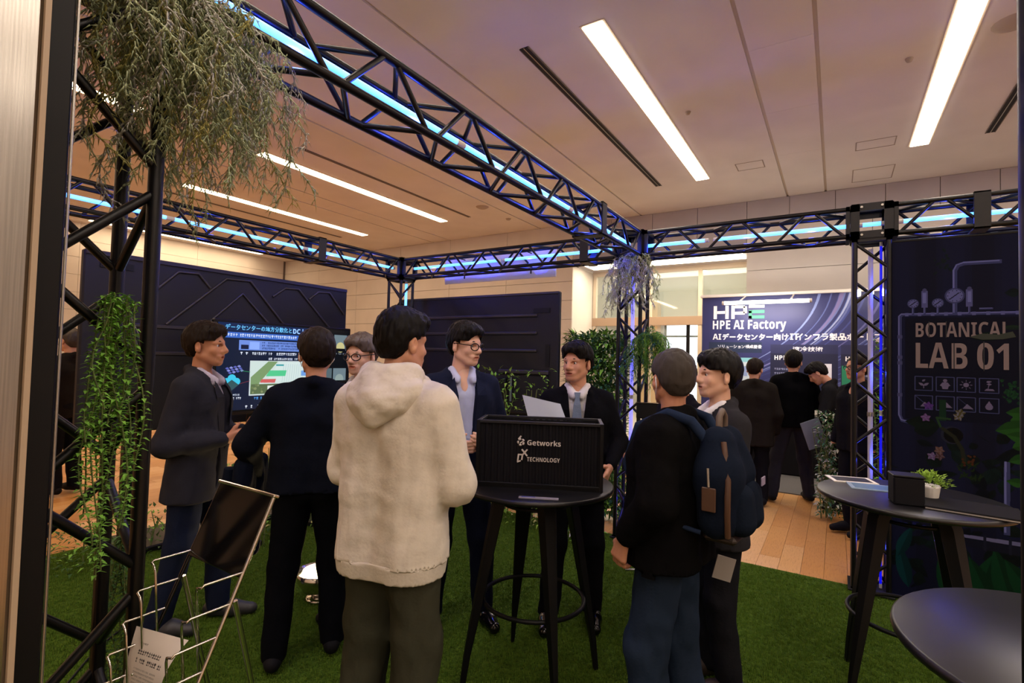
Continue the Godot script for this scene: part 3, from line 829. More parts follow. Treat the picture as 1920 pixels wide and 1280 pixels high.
func trusses() -> void:
	var yb := 2.63
	var bx := -1.57; var bz := -4.53; var lx := -4.5; var fz := -0.5; var rx := 0.21
	var X := Vector3.RIGHT; var Y := Vector3.UP; var Z := Vector3.BACK
	var g := "black truss beams"
	var b1 := truss("truss_beam", "near black truss beam running from upper left into the middle", "truss", Vector3(bx, yb, fz - 0.13), Vector3(bx, yb, bz + 0.13), X, Y, g)
	coupler(b1, Vector3(bx, yb, -3.52), Z, X, Y)
	var b2 := truss("truss_beam", "far left black truss beam behind the moss, reaching the back corner", "truss", Vector3(lx, yb, fz - 0.13), Vector3(lx, yb, bz + 0.13), X, Y, g)
	coupler(b2, Vector3(lx, yb, -3.3), Z, X, Y)
	var b3 := truss("truss_beam", "black truss beam along the back between corner and middle post", "truss", Vector3(lx + 0.13, yb, bz), Vector3(bx - 0.13, yb, bz), Y, Z, g)
	coupler(b3, Vector3(-2.02, yb, bz), X, Y, Z)
	truss("truss_beam", "black truss beam from the middle post to the right post", "truss", Vector3(bx + 0.13, yb, bz), Vector3(rx - 0.13, yb, bz), Y, Z, g)
	var b5 := truss("truss_beam", "black truss beam above the lab banner at the right", "truss", Vector3(rx + 0.13, yb, bz), Vector3(2.1, yb, bz), Y, Z, g)
	coupler(b5, Vector3(0.8, yb, bz), X, Y, Z)
	var gp := "black truss posts"
	for p in [[bx, fz, "nearest black truss post at the left, hung with greenery"], [lx, bz, "black truss post at the far back corner"], [bx, bz, "black truss post in the middle with blue light inside"], [rx, bz, "black truss post beside the lab banner"], [0.348, -0.95, "dark post cut off by the right edge of the picture"]]:
		var o := truss("truss_post", p[2], "truss", Vector3(p[0], 0.012, p[1]), Vector3(p[0], 2.508, p[1]), X, Z, gp, 0.24)
		block(o, "base_plate", Vector3(0, 0.004, 0), Vector3(0.27, 0.012, 0.27), M.truss_plate, 0.002)
	for p in [[bx, fz, "dark corner block on top of the nearest truss post"], [lx, bz, "corner block of the truss at the far back corner"], [bx, bz, "corner block where the near beam meets the back truss"], [rx, bz, "square corner block on the post beside the banner"], [0.348, -0.95, "corner block on top of the right edge post"], [lx, fz, "corner block at the hidden left end of the far beam"]]:
		corner_block(p[2], Vector3(p[0], yb, p[1]))
	var hp := truss("truss_post", "black truss post at the left end of the far beam, out of view", "truss", Vector3(lx, 0.012, fz), Vector3(lx, 2.508, fz), X, Z, gp, 0.24)
	block(hp, "base_plate", Vector3(0, 0.004, 0), Vector3(0.27, 0.012, 0.27), M.truss_plate, 0.002)

	# light tubes inside the beams
	for k in 3:
		var z0 := -0.75 - k * 1.23
		led_tube(Vector3(bx, yb, z0), Vector3(bx, yb, z0 - 1.17), ["first blue light tube of the near beam, at the top edge", "second blue light tube of the near beam", "third blue light tube of the near beam, by the middle post"][k], M.tube_blue)
		led_tube(Vector3(lx, yb, z0), Vector3(lx, yb, z0 - 1.17), ["leftmost blue light tube of the far left beam, behind the post", "middle blue light tube of the far left beam", "blue light tube of the far left beam next to the back corner"][k], M.tube_blue)
	for k in 2:
		var x0 := lx + 0.22 + k * 1.3
		led_tube(Vector3(x0, yb, bz), Vector3(x0 + 1.2, yb, bz), ["blue light tube of the back beam next to the back corner", "blue light tube of the back beam nearer the middle post"][k], M.tube_blue)
	led_tube(Vector3(bx + 0.1, yb, bz), Vector3(bx + 0.62, yb, bz), "short blue light tube right of the middle post", M.tube_blue, 0.03)
	led_tube(Vector3(-0.85, yb, bz), Vector3(0.06, yb, bz), "blue light tube left of the square corner block", M.tube_blue)
	led_tube(Vector3(0.16, yb, bz), Vector3(0.27, yb, bz), "very short blue light tube inside the square corner block", M.tube_blue, 0.0)
	led_tube(Vector3(0.4, yb, bz), Vector3(1.4, yb, bz), "blue light tube above the lab banner", M.tube_blue)
	# upright tubes in the posts
	for k in 2:
		var y0 := 0.06 + k * 1.22
		led_tube(Vector3(bx - 0.01, y0, bz - 0.02), Vector3(bx - 0.01, y0 + 1.18, bz - 0.02), ["lower upright violet-blue light tube in the middle post", "upper upright violet-blue light tube in the middle post, behind moss"][k], M.tube_violet, 0.13, "upright light tubes in the posts")
		led_tube(Vector3(lx + 0.045, y0, bz - 0.045), Vector3(lx + 0.045, y0 + 1.18, bz - 0.045), ["lower upright light tube in the back corner post", "upper upright light tube in the back corner post"][k], M.tube_blue, 0.04, "upright light tubes in the posts")
	for k in 2:  # added thin glowing tubes, imitating the blue-lit inner edge of the chord
		var y1 := 0.06 + k * 1.22
		led_tube(Vector3(rx + 0.06, y1, bz + 0.01), Vector3(rx + 0.06, y1 + 1.18, bz + 0.01), ["lower", "upper"][k] + " added glowing tube imitating the blue-lit chord edge in the post beside the banner", M.chord_edge_glow, 0.05, "upright light tubes in the posts", 0.008)
	var ot := thing("led_tube", "white unlit light tube standing in the post beside the banner", "light tube", Vector3(rx - 0.0, 0.05, bz - 0.03), 0.0, "upright light tubes in the posts")
	bar(ot, "tube", Vector3.ZERO, Vector3(0, 2.4, 0), 0.016, M.tube_off)
	for y in [0.02, 1.18]: bar(ot, "clip", Vector3(0, y, 0), Vector3(0, y + 0.03, 0), 0.02, M.bolt)

# ---------------------------------------------------------------- big black display backs and the screen
func panels_and_screen() -> void:
	# left one, parallel to the far left beam, with raised chevrons
	var z0 := -1.48; var z1 := -3.9; var px := -4.74
	var zc := (z0 + z1) / 2; var w := z0 - z1
	var o := thing("large_monitor", "large black panel with raised chevron ridges behind the screen", "monitor", Vector3(px, 0, zc))
	block(o, "panel", Vector3(0, 1.62, 0), Vector3(0.06, 1.4, w), M.panel_black, 0.012)
	for s in [-1.0, 1.0]: block(o, "foot", Vector3(0, 0.46, s * 0.85), Vector3(0.05, 0.92, 0.09), M.black)
	block(o, "foot_bar", Vector3(0, 0.03, 0), Vector3(0.5, 0.05, w * 0.8), M.black, 0.01)
	block(o, "edge", Vector3(0.034, 2.3, 0), Vector3(0.012, 0.035, w - 0.02), M.ridge, 0.003)
	block(o, "label_plate", Vector3(0.033, 2.22, 1.0), Vector3(0.008, 0.05, 0.22), M.black)
	for c in [[[0.95, 1.83], [0.566, 2.24], [0.404, 2.25], [0.298, 2.138]], [[0.639, 1.791], [0.161, 2.24], [-0.064, 2.25], [-0.46, 1.83]], [[0.285, 1.844], [0.006, 2.121], [-0.273, 1.855]], [[-0.3, 2.13], [-0.429, 2.23], [-0.58, 2.24], [-0.995, 1.85]], [[-0.711, 2.15], [-0.82, 2.24], [-0.963, 2.25], [-1.17, 2.03]]]:
		var q := PackedVector3Array()
		for v in c: q.append(Vector3(0.032, v[1], v[0]))
		var mb := MB.new(); mb.tube(q, 0.013, 6)
		built(o, "chevron_ridge", mb, M.ridge)
	for k in 2:
		block(o, "rib", Vector3(0.034, 1.77 - k * 0.22, 0), Vector3(0.014, 0.03, w - 0.1), M.ridge, 0.004)
	# back one, along the back, with long level ribs
	var x0 := -4.75; var x1 := -2.44; var xc := (x0 + x1) / 2; var wb := x1 - x0
	var b := thing("large_monitor", "large black panel with long level ribs at the back of the booth", "monitor", Vector3(xc, 0, -4.78))
	block(b, "panel", Vector3(0, 1.6, 0), Vector3(wb, 1.4, 0.06), M.panel_black, 0.012)
	for s in [-1.0, 1.0]: block(b, "foot", Vector3(s * 0.9, 0.46, 0), Vector3(0.09, 0.92, 0.05), M.black)
	block(b, "foot_bar", Vector3(0, 0.03, 0), Vector3(wb * 0.7, 0.05, 0.12), M.black, 0.01)
	block(b, "edge", Vector3(0, 2.285, 0.034), Vector3(wb - 0.02, 0.025, 0.012), M.ridge, 0.003)
	for k in 3:
		block(b, "rib", Vector3(-0.08, 2.05 - k * 0.19, 0.038), Vector3(wb - 0.35, 0.035, 0.028), M.ridge, 0.01)
	block(b, "vent", Vector3(0.95, 2.1, 0.033), Vector3(0.2, 0.05, 0.008), M.black)
	block(b, "vent", Vector3(1.03, 1.62, 0.033), Vector3(0.05, 0.24, 0.008), M.black)
	block(b, "connector_bay", Vector3(0.45, 1.2, 0.045), Vector3(1.2, 0.42, 0.045), M.panel_black, 0.012)
	block(b, "bay_lip", Vector3(0.75, 1.44, 0.05), Vector3(0.62, 0.045, 0.05), M.ridge, 0.01)
	block(b, "cable_box", Vector3(0.48, 1.24, 0.085), Vector3(0.16, 0.26, 0.05), M.black, 0.01)
	bar(b, "cable", Vector3(0.62, 1.38, 0.09), Vector3(0.62, 1.12, 0.09), 0.012, mat(Color("5d6a66"), 0.5))
	block(b, "label_plate", Vector3(0.3, 1.29, 0.072), Vector3(0.05, 0.016, 0.006), M.white)

	# white board hung behind the back truss
	var s := thing("hanging_board", "white board hung behind the back truss, lit blue", "board", Vector3(-3.23, 2.6, -4.74))
	block(s, "board", Vector3.ZERO, Vector3(1.5, 0.3, 0.015), mat(Color("d7d3da"), 0.35), 0.003)
	for q in [-0.45, 0.45]: bar(s, "hook", Vector3(q, -0.02, 0.012), Vector3(q, -0.1, 0.012), 0.008, M.black); bar(s, "bracket", Vector3(q, 0.12, 0.0), Vector3(q, 0.12, 0.1), 0.006, M.black)

	# the screen with its slide
	var tv := thing("large_screen", "large flat screen showing a blue presentation slide", "screen", Vector3(-4.07, 0, -2.77), PI / 2)
	block(tv, "case", Vector3(0, 1.455, -0.025), Vector3(1.32, 0.76, 0.05), M.black, 0.008)
	block(tv, "chin", Vector3(0, 1.086, 0.004), Vector3(1.3, 0.022, 0.006), M.black_gloss)
	for k in 5: block(tv, "indicator", Vector3(-0.18 + k * 0.018, 1.086, 0.008), Vector3(0.01, 0.008, 0.002), [M.tube_violet, M.lamp_cove][k % 2])
	for q in [-1.0, 1.0]:
		bar(tv, "stand_pole", Vector3(q * 0.3, 0.05, -0.08), Vector3(q * 0.3, 1.3, -0.08), 0.025, M.black)
		block(tv, "stand_foot", Vector3(q * 0.3, 0.025, -0.05), Vector3(0.08, 0.05, 0.34), M.black, 0.01)
	var W := 880; var H := 480
	var p := Pic.new(W, H, Color("0d1b33"))
	var r := RandomNumberGenerator.new(); r.seed = 9
	p.rect(0, 0, W, 46, Color("10254a"))
	var xx := kana(p, "データセンターの地方分散化と", 40, 8, 30, 4.0, Color("6ec8ff"), 0.92)
	p.rect(20, 50, W - 230, 82, Color("3a69c8")); fine_print(p, 36, 57, W - 330, 16, Color("dfe8ff"), r)
	p.rect(120, 92, W - 230, 148, Color("6f8fe0"))
	p.rect(132, 118, 176, 142, Color("101a3a")); p.rect(182, 100, 240, 142, Color("8fb0ff"))
	for k in 3: fine_print(p, 256, 98 + k * 16, W - 260, 10, Color("24386e"), r)
	fine_print(p, 130, 158, W - 320, 15, Color("e8eefc"), r); fine_print(p, 300, 188, 520, 13, Color("e8eefc"), r)
	# aerial photograph on the slide
	p.rect(190, 208, 620, 402, Color("cfe0dc"))
	p.poly([Vector2(196, 396), Vector2(196, 300), Vector2(300, 210), Vector2(360, 210), Vector2(250, 330), Vector2(230, 396)], Color("7c9a6a"))
	p.poly([Vector2(196, 396), Vector2(200, 340), Vector2(616, 340), Vector2(616, 396)], Color("5c6f4c"))
	p.poly([Vector2(300, 310), Vector2(370, 214), Vector2(614, 214), Vector2(614, 330), Vector2(290, 330)], Color("d5e6e2"))
	for k in 14: p.line(Vector2(400 + k * 15, 225), Vector2(392 + k * 15, 330), 2, Color("a9c2c6"))
	p.poly([Vector2(290, 290), Vector2(310, 262), Vector2(420, 262), Vector2(412, 296), Vector2(288, 296)], Color("54c98e"))
	p.rect(520, 264, 590, 296, Color("6f9fe0"))
	p.poly([Vector2(252, 332), Vector2(262, 312), Vector2(352, 312), Vector2(346, 334)], Color("d0605e"))
	p.rect(300, 350, 350, 372, Color("e4ece8")); p.rect(420, 346, 470, 360, Color("aebfa8")); p.rect(350, 226, 400, 236, Color("4aa4a8"))
	for k in 40: p.disc(Vector2(r.randf_range(200, 610), r.randf_range(344, 392)), r.randf_range(3, 8), [Color("3f5434"), Color("6a7d52"), Color("879468")][k % 3])
	p.frame(190, 208, 620, 402, 4, Color("c9d2d6"))
	# icons at the left
	for i in 4:
		for j in 3:
			var c := Vector2(60 + i * 22 + j * 8, 250 + j * 12 - i * 4)
			p.poly([c + Vector2(-12, 0), c + Vector2(0, -7), c + Vector2(12, 0), c + Vector2(0, 7)], Color("5b63b8") if (i + j) % 2 == 0 else Color("8a90da"))
	for q in [[60, 322, 20], [88, 306, 24], [116, 322, 20]]: p.disc(Vector2(q[0], q[1]), q[2], Color("3fc7ea"))
	p.poly([Vector2(50, 340), Vector2(88, 312), Vector2(128, 340), Vector2(88, 372)], Color("33555a"))
	fine_print(p, 60, 390, 130, 10, Color("cfd8e8"), r); fine_print(p, 50, 408, 140, 13, Color("eef2fb"), r)
	p.line(Vector2(130, 262), Vector2(190, 270), 3, Color("2f8f5a")); p.line(Vector2(132, 335), Vector2(190, 320), 3, Color("7a3440"))
	fine_print(p, 220, 412, 540, 14, Color("4f9be8"), r); fine_print(p, 260, 432, 500, 14, Color("4f9be8"), r); fine_print(p, 170, 456, 640, 16, Color("eef2fb"), r)
	# column of small pictures at the right, with the call windows
	p.rect(W - 215, 0, W, H, Color("0a0d14"))
	for q in [[30, 120], [250, 330]]:
		p.rect(W - 120, q[0], W - 16, q[1], Color("6d7f88"))
		p.disc(Vector2(W - 68, q[1] - 8), 34, Color("c9c18a") if q[0] < 100 else Color("8fa09e"))
		p.rect(W - 120, q[1], W - 16, q[1] + 20, Color("0a0d14"))
	p.rect(W - 205, 250, W - 130, 330, Color("55666e")); p.rect(W - 120, 380, W - 80, 394, Color("7f78e0"))
	fine_print(p, W - 100, 150, W - 30, 10, Color("8d949c"), r)
	picture(tv, "screen", p, Vector2(1.27, 0.7), Transform3D(Basis(), Vector3(0, 1.46, 0.003)), 0.2, 0.66)
	words(tv, "slide_lettering", "DC in DC", Vector3(-0.635 + (xx + 4) / W * 1.27, 1.46 + 0.35 - 0.058, 0.0035), Basis(), 0.045, glow(Color(0.18, 0.6, 1.0), 0.9))
	var a := AreaLight3D.new()
	a.area_size = Vector2(1.27, 0.7); a.light_energy = 0.16; a.light_color = Color(0.55, 0.75, 1.0); a.shadow_enabled = true; a.area_range = 8.0
	a.position = Vector3(0, 1.46, 0.03); a.rotation.y = PI
	put(tv, a, "screen_light")

# ---------------------------------------------------------------- printed banner of the lab
func lab_banner() -> void:
	var x0 := 0.315; var w := 1.3; var y0 := 0.03; var top := 2.47
	var o := thing("lab_banner", "dark printed banner reading BOTANICAL LAB 01 with pipes and gauges", "banner", Vector3(x0 + w / 2, 0, -4.44))
	block(o, "cloth", Vector3(0, (y0 + top) / 2, -0.012), Vector3(w, top - y0, 0.02), mat(Color("1b1e2c"), 0.7))
	bar(o, "top_rod", Vector3(-w / 2, top, -0.012), Vector3(w / 2, top, -0.012), 0.014, M.black)
	bar(o, "bottom_rod", Vector3(-w / 2, y0, -0.012), Vector3(w / 2, y0, -0.012), 0.014, M.black)
	var k := 560.0
	var p := Pic.new(int(w * k), int((top - y0) * k), Color("2b2d42"))
	var X := func(x: float, y: float) -> Vector2: return Vector2((x - x0) * k, (top - y) * k)
	var r := RandomNumberGenerator.new(); r.seed = 21
	# corrugated wall in the print: broad upright folds
	for i in 9:
		var c := Color("2e3048") if i % 2 == 0 else Color("262738")
		p.rect((i * 0.145) * k, 0, (i * 0.145 + 0.11) * k, p.h, c)
	# dim foliage all over the lower part and the right side
	for i in 150:
		var c: Vector2 = X.call(r.randf_range(0.3, 1.6), r.randf_range(0.05, 1.15))
		var d := Vector2(r.randf_range(-1, 1), r.randf_range(-1, 0.6)) * r.randf_range(30, 120)
		var g: Color = [Color("14241c"), Color("10201f"), Color("1b3020"), Color("0e1a22"), Color("1d3a2a")][i % 5]
		p.leaf(c, d, r.randf_range(8, 30), g, g.darkened(0.15))
	for q in [[0.6, 0.1, 0.05, 0.42, 60], [0.75, 0.06, 0.1, 0.36, 70], [0.85, 0.08, -0.12, 0.3, 60], [0.95, 0.05, -0.1, 0.42, 70], [0.42, 0.1, -0.06, 0.3, 46], [0.36, 0.3, 0.08, 0.22, 40], [1.1, 0.1, -0.2, 0.3, 80], [1.25, 0.1, 0.1, 0.4, 80]]:
		var g := Color("1f6a2c") if q[0] > 0.5 else Color("1b6a55")
		p.leaf(X.call(q[0], q[1]), Vector2(q[2], -q[3]) * k, q[4] * 0.5, g, g.darkened(0.25))
	for i in 26:
		p.leaf(X.call(r.randf_range(0.9, 1.5), r.randf_range(1.5, 2.4)), Vector2(r.randf_range(-80, 20), r.randf_range(-50, 60)), r.randf_range(6, 20), Color("1c3326"), Color("16281f"))
	for i in 12: p.leaf(X.call(r.randf_range(0.56, 0.64), r.randf_range(2.24, 2.4)), Vector2(r.randf_range(-26, 26), r.randf_range(-14, 24)), 5, Color("243f2c"), Color("1d3325"))
	# the sign board of the print and its pipes
	p.rect(X.call(0.40, 0).x, X.call(0, 1.93).y, X.call(1.05, 0).x, X.call(0, 1.24).y, Color("1d1f2e"))
	var pipe := func(pts: Array, t: float) -> void:
		var q := []
		for v in pts: q.append(X.call(v[0], v[1]))
		p.path(q, t * k, Color("7a7a94"))
		var q2 := []
		for v in q: q2.append(v + Vector2(-0.25 * t * k, -0.25 * t * k))
		p.path(q2, t * k * 0.35, Color("d6d0e8"))
	pipe.call([[1.1, 1.955], [0.385, 1.955], [0.372, 1.94], [0.372, 1.26], [0.385, 1.225], [0.43, 1.215]], 0.02)
	pipe.call([[0.665, 1.96], [0.665, 2.24], [0.68, 2.275], [0.715, 2.288], [0.89, 2.288]], 0.024)
	pipe.call([[0.915, 1.0], [0.912, 0.56]], 0.03)
	for i in 9: p.rect(X.call(0.40 + i * 0.07, 0).x, X.call(0, 1.967).y, X.call(0.42 + i * 0.07, 0).x, X.call(0, 1.943).y, Color("b8b2ca"))
	for q in [[1.8, 1.4], [1.62, 1.66]]:
		for y in q: p.rect(X.call(0.358, 0).x, X.call(0, y + 0.012).y, X.call(0.386, 0).x, X.call(0, y - 0.012).y, Color("918b9e"))
	for q in [[0.445, 2.03, 0.032], [0.577, 2.03, 0.032], [0.664, 2.075, 0.052]]:
		pipe.call([[q[0], 1.96], [q[0], q[1]]], 0.012)
		p.disc(X.call(q[0], q[1]), q[2] * k, Color("7e7c92")); p.disc(X.call(q[0], q[1]), q[2] * k * 0.82, Color("c4bed4"))
		p.line(X.call(q[0] - q[2] * 0.5, q[1] - q[2] * 0.45), X.call(q[0] + q[2] * 0.4, q[1] + q[2] * 0.35), 3, Color("2b2a36"))
		for i in 10:
			var a := TAU * i / 10.0
			p.disc(X.call(q[0] + cos(a) * q[2] * 0.68, q[1] + sin(a) * q[2] * 0.68), 1.6, Color("3c3a48"))
	for q in [0.507, 0.738]:
		pipe.call([[q, 1.96], [q, 2.01]], 0.012)
		p.rect(X.call(q - 0.017, 0).x, X.call(0, 2.115).y, X.call(q + 0.017, 0).x, X.call(0, 2.0).y, Color("a8a2ba"))
		p.rect(X.call(q - 0.009, 0).x, X.call(0, 2.10).y, X.call(q + 0.009, 0).x, X.call(0, 2.03).y, Color("dcd6ea"))
		p.disc(X.call(q, 2.12), 0.012 * k, Color("8c8699"))
	pipe.call([[0.79, 1.985], [0.85, 1.985]], 0.012)
	# pictograms in rounded squares
	var ink := Color("d6bab2"); var rim := Color("84849a")
	for row in 2:
		for c in 4:
			var m: Vector2 = X.call([0.502, 0.614, 0.720, 0.832][c], 1.485 - row * 0.128)
			var h := 0.046 * k
			p.frame(m.x - h, m.y - h, m.x + h, m.y + h, 3, rim)
			var u := h / 10.0
			match row * 4 + c:
				0:
					for s in [-1.0, 1.0]: p.leaf(m + Vector2(0, 3) * u, Vector2(s * 6, -4) * u, 1.8 * u, ink, ink)
					p.leaf(m + Vector2(-2, -3) * u, Vector2(4, -3) * u, 1.4 * u, ink, ink); p.line(m + Vector2(0, 2) * u, m + Vector2(0, 7) * u, 1.0 * u, ink)
				1:
					p.disc(m + Vector2(0, -5) * u, 2.4 * u, ink)
					p.poly([m + Vector2(-6, 2) * u, m + Vector2(-3, -2.5) * u, m + Vector2(3, -2.5) * u, m + Vector2(6, 2) * u, m + Vector2(4, 3) * u, m + Vector2(3, 7) * u, m + Vector2(-3, 7) * u, m + Vector2(-4, 3) * u], ink)
				2:
					p.disc(m, 3.2 * u, ink)
					for i in 8: p.line(m + Vector2(cos(i * PI / 4), sin(i * PI / 4)) * 4.6 * u, m + Vector2(cos(i * PI / 4), sin(i * PI / 4)) * 6.6 * u, 0.9 * u, ink)
				3:
					p.leaf(m + Vector2(-3, -5) * u, Vector2(6, -1) * u, 1.6 * u, ink, ink); p.leaf(m + Vector2(3, -2) * u, Vector2(-6, 0) * u, 1.3 * u, ink, ink)
					p.line(m + Vector2(0, -2) * u, m + Vector2(-1, 4) * u, 0.9 * u, ink); p.poly([m + Vector2(-5, 7) * u, m + Vector2(-3, 4.4) * u, m + Vector2(4, 4.4) * u, m + Vector2(6, 7) * u], ink)
				4, 6:
					p.line(m + Vector2(-9, -9) * u, m + Vector2(8, 8) * u, 0.8 * u, rim); p.poly([m + Vector2(-4, 6) * u, m + Vector2(1, -1) * u, m + Vector2(8, 6) * u], ink)
				5:
					p.poly([m + Vector2(1, 6) * u, m + Vector2(1, -2) * u, m + Vector2(8, 6) * u], ink)
				7:
					p.disc(m + Vector2(0, 2) * u, 4.2 * u, ink); p.poly([m + Vector2(-3.8, 0.4) * u, m + Vector2(0, -6.5) * u, m + Vector2(3.8, 0.4) * u], ink)
	# tank pipe low in the print
	p.poly([X.call(0.70, 0.52), X.call(1.4, 0.53), X.call(1.4, 0.42), X.call(0.72, 0.44)], Color("2a2c34"))
	p.poly([X.call(0.70, 0.515), X.call(1.4, 0.525), X.call(1.4, 0.49), X.call(0.71, 0.495)], Color("cfc2c4"))
	for q in [0.80, 0.92, 1.05]: p.rect(X.call(q, 0).x, X.call(0, 0.53).y, X.call(q + 0.015, 0).x, X.call(0, 0.43).y, Color("3a3a42"))
	for i in 40: p.disc(X.call(r.randf_range(0.36, 0.62), r.randf_range(0.5, 0.62)), r.randf_range(2, 7), [Color("2c2e58"), Color("3c3f78"), Color("1b1d38")][i % 3])
	# the pot and its orchids, the bright leaves at the right
	var pot: Vector2 = X.call(0.648, 1.15)
	p.disc(pot, 0.058 * k, Color("4a4a4c")); p.disc(pot + Vector2(4, 0), 0.05 * k, Color("0e0d10"))
	p.leaf(X.call(0.45, 1.16), Vector2(0.14, -0.05) * k, 30, Color("18301d"), Color("12261a"))
	p.leaf(X.call(0.57, 1.22), Vector2(-0.17, 0.0) * k, 26, Color("1a331d"), Color("132818"))
	p.path([X.call(0.60, 1.19), X.call(0.66, 1.14), X.call(0.70, 1.06), X.call(0.71, 0.98)], 12, Color("4a4a2a"))
	p.rect(X.call(0.583, 0).x, X.call(0, 1.38).y, X.call(0.618, 0).x, X.call(0, 1.24).y, Color("2a5a2c"))
	p.path([X.call(0.59, 1.2), X.call(0.57, 1.26), X.call(0.64, 1.255)], 7, Color("4f7a35"))
	for q in [[0.527, 1.335, "8f4f9c", "b06ab0"], [0.512, 1.255, "c07aa0", "d9a6bc"], [0.69, 1.30, "c9b98a", "8f7a2c"], [0.68, 1.275, "d6c6a8", "a08a3c"], [0.545, 1.0, "c08aa0", "dcc0c0"], [0.585, 1.005, "b98a78", "8a5a40"], [0.583, 1.045, "d0a078", "b97f50"]]:
		for i in 5:
			var a: float = TAU * i / 5.0 + q[0] * 9.0
			p.leaf(X.call(q[0], q[1]), Vector2(cos(a), sin(a)) * 0.03 * k, 6, Color(q[2]), Color(q[3]))
		p.disc(X.call(q[0], q[1]), 3.5, Color(q[3]))
	for i in 30: p.leaf(X.call(r.randf_range(0.68, 0.78), r.randf_range(0.86, 0.98)), Vector2(r.randf_range(-20, 20), r.randf_range(-30, 10)), 3, Color("3f5a22"), Color("2f4a1c"))
	for i in 16: p.disc(X.call(r.randf_range(0.70, 0.76), r.randf_range(0.96, 1.03)), 4, Color("8a4a20"))
	for q in [[0.93, 1.27, 0.14, -0.02, 22], [1.0, 1.235, -0.14, 0.035, 26], [1.02, 1.16, -0.11, -0.02, 20], [0.94, 1.10, 0.1, -0.04, 18], [1.02, 1.05, -0.1, 0.04, 18], [1.0, 0.88, -0.09, -0.01, 16], [1.05, 1.32, -0.14, 0.0, 24]]:
		p.leaf(X.call(q[0], q[1]), Vector2(q[2], q[3]) * k, q[4], Color("4f9a2c"), Color("3a7a22"))
	for i in 60: p.leaf(X.call(r.randf_range(0.9, 1.1), r.randf_range(1.38, 1.52)), Vector2(r.randf_range(-18, 18), r.randf_range(-18, 18)), 6, Color("347a34"), Color("27602a"))
	p.leaf(X.call(0.745, 1.795), Vector2(0.2, -0.02) * k, 16, Color("1d3a22"), Color("17301c"))
	p.leaf(X.call(0.9, 1.86), Vector2(0.1, -0.0) * k, 9, Color("35522c"), Color("28422a"))
	var img := picture(o, "print", p, Vector2(w, top - y0), Transform3D(Basis(), Vector3(0, (y0 + top) / 2, 0.0)), 0.62)
	(img.material_override as StandardMaterial3D).albedo_color = Color(0.40, 0.43, 0.60)
	(img.material_override as StandardMaterial3D).metallic_specular = 0.2
	var inkm := mat(Color("66585a"), 0.7)
	var at := func(x: float, y: float) -> Vector3: return Vector3(x - x0 - w / 2, y, 0.0006)
	words(o, "lettering", "BOTANICAL", at.call(0.459, 1.80), Basis(), 0.098, inkm, 0.475)
	words(o, "lettering", "LAB", at.call(0.459, 1.59), Basis(), 0.172, inkm, 0.268)
	words(o, "lettering", "01", at.call(0.775, 1.59), Basis(), 0.172, inkm, 0.152)
	var gap := MB.new()
	for q in [[0.66, 1.59, 0.006, 0.17], [0.808, 1.58, 0.006, 0.19], [0.56, 1.6, 0.0, 0.0], [0.62, 1.795, 0.005, 0.11], [0.53, 1.795, 0.005, 0.11]]:
		if q[2] > 0.0: gap.box(Vector3(q[0] - x0 - w / 2, q[1] + q[3] / 2, 0.0016), Vector3(q[2], q[3], 0.0006))
	built(o, "stencil_bridge", gap, mat(Color("0b0c15"), 0.7))
	var leaf := MB.new()
	leaf.prism(PackedVector2Array([Vector2(0.735, 1.80), Vector2(0.80, 1.822), Vector2(0.88, 1.815), Vector2(0.945, 1.835), Vector2(0.96, 1.80), Vector2(0.9, 1.785), Vector2(0.8, 1.782)]), 0.0006, Transform3D(Basis(), Vector3(-x0 - w / 2, 0, 0.0022)))
	built(o, "printed_leaf", leaf, mat(Color("0b190e"), 0.7))
	var fr := thing("banner_edge_pole", "slim vertical pole along the left edge of the lab banner", "pole", Vector3(0.312, 0, -4.425))
	bar(fr, "pole", Vector3.ZERO, Vector3(0, 2.5, 0), 0.009, mat(Color("3d4468"), 0.35, 0.4))

